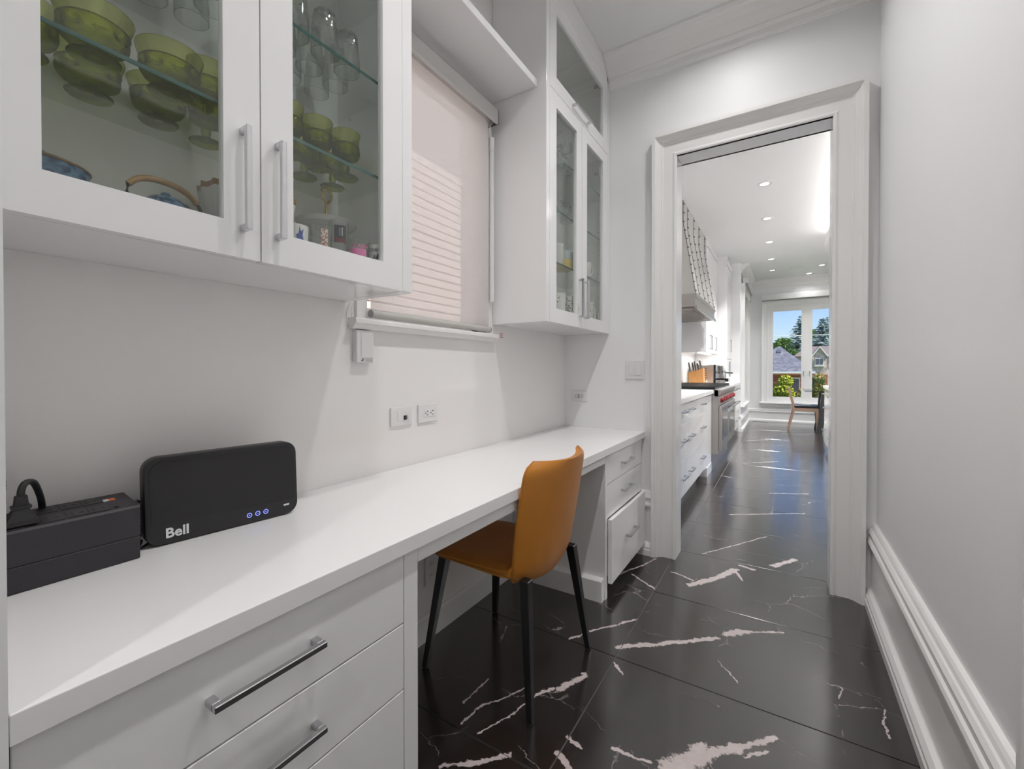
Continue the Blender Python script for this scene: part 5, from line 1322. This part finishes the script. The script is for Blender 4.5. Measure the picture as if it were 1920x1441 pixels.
def tree(name, label, cat, base, blobs, m, n, leaf, seed, trunk_r=.2, group=None):
    t = thing(name, label, cat, base, group); rnd = random.Random(seed)
    bm = newbm(); top = max(b[2] for b in blobs)
    tube(bm, [base, (base[0] + .02 * top, base[1], (base[2] + top) * .5), (blobs[0][0], blobs[0][1], top)], [trunk_r, trunk_r * .7, trunk_r * .2], 8); obj('trunk', bm, M['bark'], t, True)
    crown_mesh('foliage', t, m, blobs, n, leaf, rnd); return t
def spruce(label, x, y, zt, r, seed):
    base = (x, y, -2.0); t = thing('spruce_tree', label, 'tree', base, 'blue spruces beyond the houses'); rnd = random.Random(seed)
    bm = newbm(); tube(bm, [base, (x, y, zt)], [.25, .02], 8); obj('trunk', bm, M['bark'], t, True)
    verts, faces = [], []
    H = zt + 2.0; nl = 34
    for l in range(nl):
        s = l / nl; z = zt - .1 - s * (H - .6); rr = r * (s ** .8) * rnd.uniform(.85, 1.1) + .15
        nb_ = 10 + int(14 * s)
        for b in range(nb_):
            a = rnd.random() * 2 * math.pi; L = rr * rnd.uniform(.75, 1.1)
            d = Vector((math.cos(a), math.sin(a), 0)); sd = Vector((-d.y, d.x, 0))
            for k in range(6):
                q = (k + 1) / 6; p = Vector((x, y, z)) + d * L * q + Vector((0, 0, -.28 * L * q + .16 * L * q * q + rnd.uniform(-.08, .08)))
                for e in (-1, 1):
                    w = L * .22 * (1.1 - .5 * q) + .08; i = len(verts)
                    verts += [p, p + sd * e * w * .6 + d * .10 + Vector((0, 0, -.05)), p + sd * e * w + d * .25 * w + Vector((0, 0, -.22 * w - .08)), p + d * .22 + Vector((0, 0, -.10))]
                    faces.append((i, i + 1, i + 2, i + 3))
    me = bpy.data.meshes.new('needles'); me.from_pydata([tuple(Vector(q) - ORG[t]) for q in verts], [], faces); me.materials.append(M['ls'])
    o = bpy.data.objects.new('needles', me); COL.objects.link(o); o.parent = t
    return t
spruce('blue-green spruce rising behind the hipped roof, left of the window mullion', 1.80, 62, 7.62, 2.9, 1)
spruce('blue-green spruce at the right edge of the window view', 3.41, 54, 6.40, 2.3, 2)
spruce('second spruce crown at the extreme right behind the window edge', 5.95, 85, 9.6, 3.2, 5)
tree('leafy_tree', 'green leafy tree left of the spruce behind the hipped roof', 'tree', (-.1, 72, -2.0), [(-1.2, 72, 3.9, 1.2, 1.1), (-.1, 72, 4.5, 1.2, 1.2), (.6, 72, 4.2, 1.0, 1.3), (-2.2, 72, 3.4, 1.2, 1.2)], M['lg'], 4200, .17, 11, .25, 'leafy trees behind the houses')
tree('leafy_tree', 'green leafy tree between the two spruces', 'tree', (3.6, 76, -2.0), [(3.55, 76, 5.6, .8, 1.4), (3.9, 76, 4.2, 1.1, 1.3), (3.1, 76, 4.6, .8, 1.3)], M['lg'], 3000, .17, 12, .25, 'leafy trees behind the houses')
tree('leafy_tree', 'small round tree just above the hipped roof slope', 'tree', (.86, 50.4, -2.0), [(.86, 50.4, 2.65, .48, .55), (.62, 50.4, 2.2, .4, .5)], M['lg'], 1500, .075, 13, .1, 'leafy trees behind the houses')
tree('leafy_shrub', 'bright yellow-green shrub outside the left pane of the far window', 'shrub', (.0, 13.3, -2.0), [(.0, 13.3, .58, .22, .26), (.06, 13.3, .82, .17, .18), (-.08, 13.3, .30, .20, .26), (.12, 13.3, .40, .15, .26)], M['ly'], 2600, .038, 21, .04, 'shrubs outside the far window')
tree('leafy_shrub', 'rusty green shrub outside the right pane of the far window', 'shrub', (.76, 13.9, -2.0), [(.76, 13.9, .55, .20, .28), (.80, 13.9, .86, .15, .18), (.70, 13.9, .30, .18, .28), (.88, 13.9, .5, .14, .3)], M['lo'], 2400, .036, 22, .04, 'shrubs outside the far window')
tree('leafy_shrub', 'low green sprig between the two shrubs outside the far window', 'shrub', (.36, 14.6, -2.0), [(.34, 14.6, .36, .10, .16), (.42, 14.6, .46, .08, .14)], M['lo'], 600, .034, 23, .03, 'shrubs outside the far window')
bm = newbm(); tube(bm, smoothpts([(-14, 40, 3.95), (0, 40, 3.76), (14, 40, 3.86)]), .03, 6)
tag(obj('overhead_cable', bm, M['whitetrim'], smooth=True), 'thin overhead utility cable crossing the trees outside', 'cable')
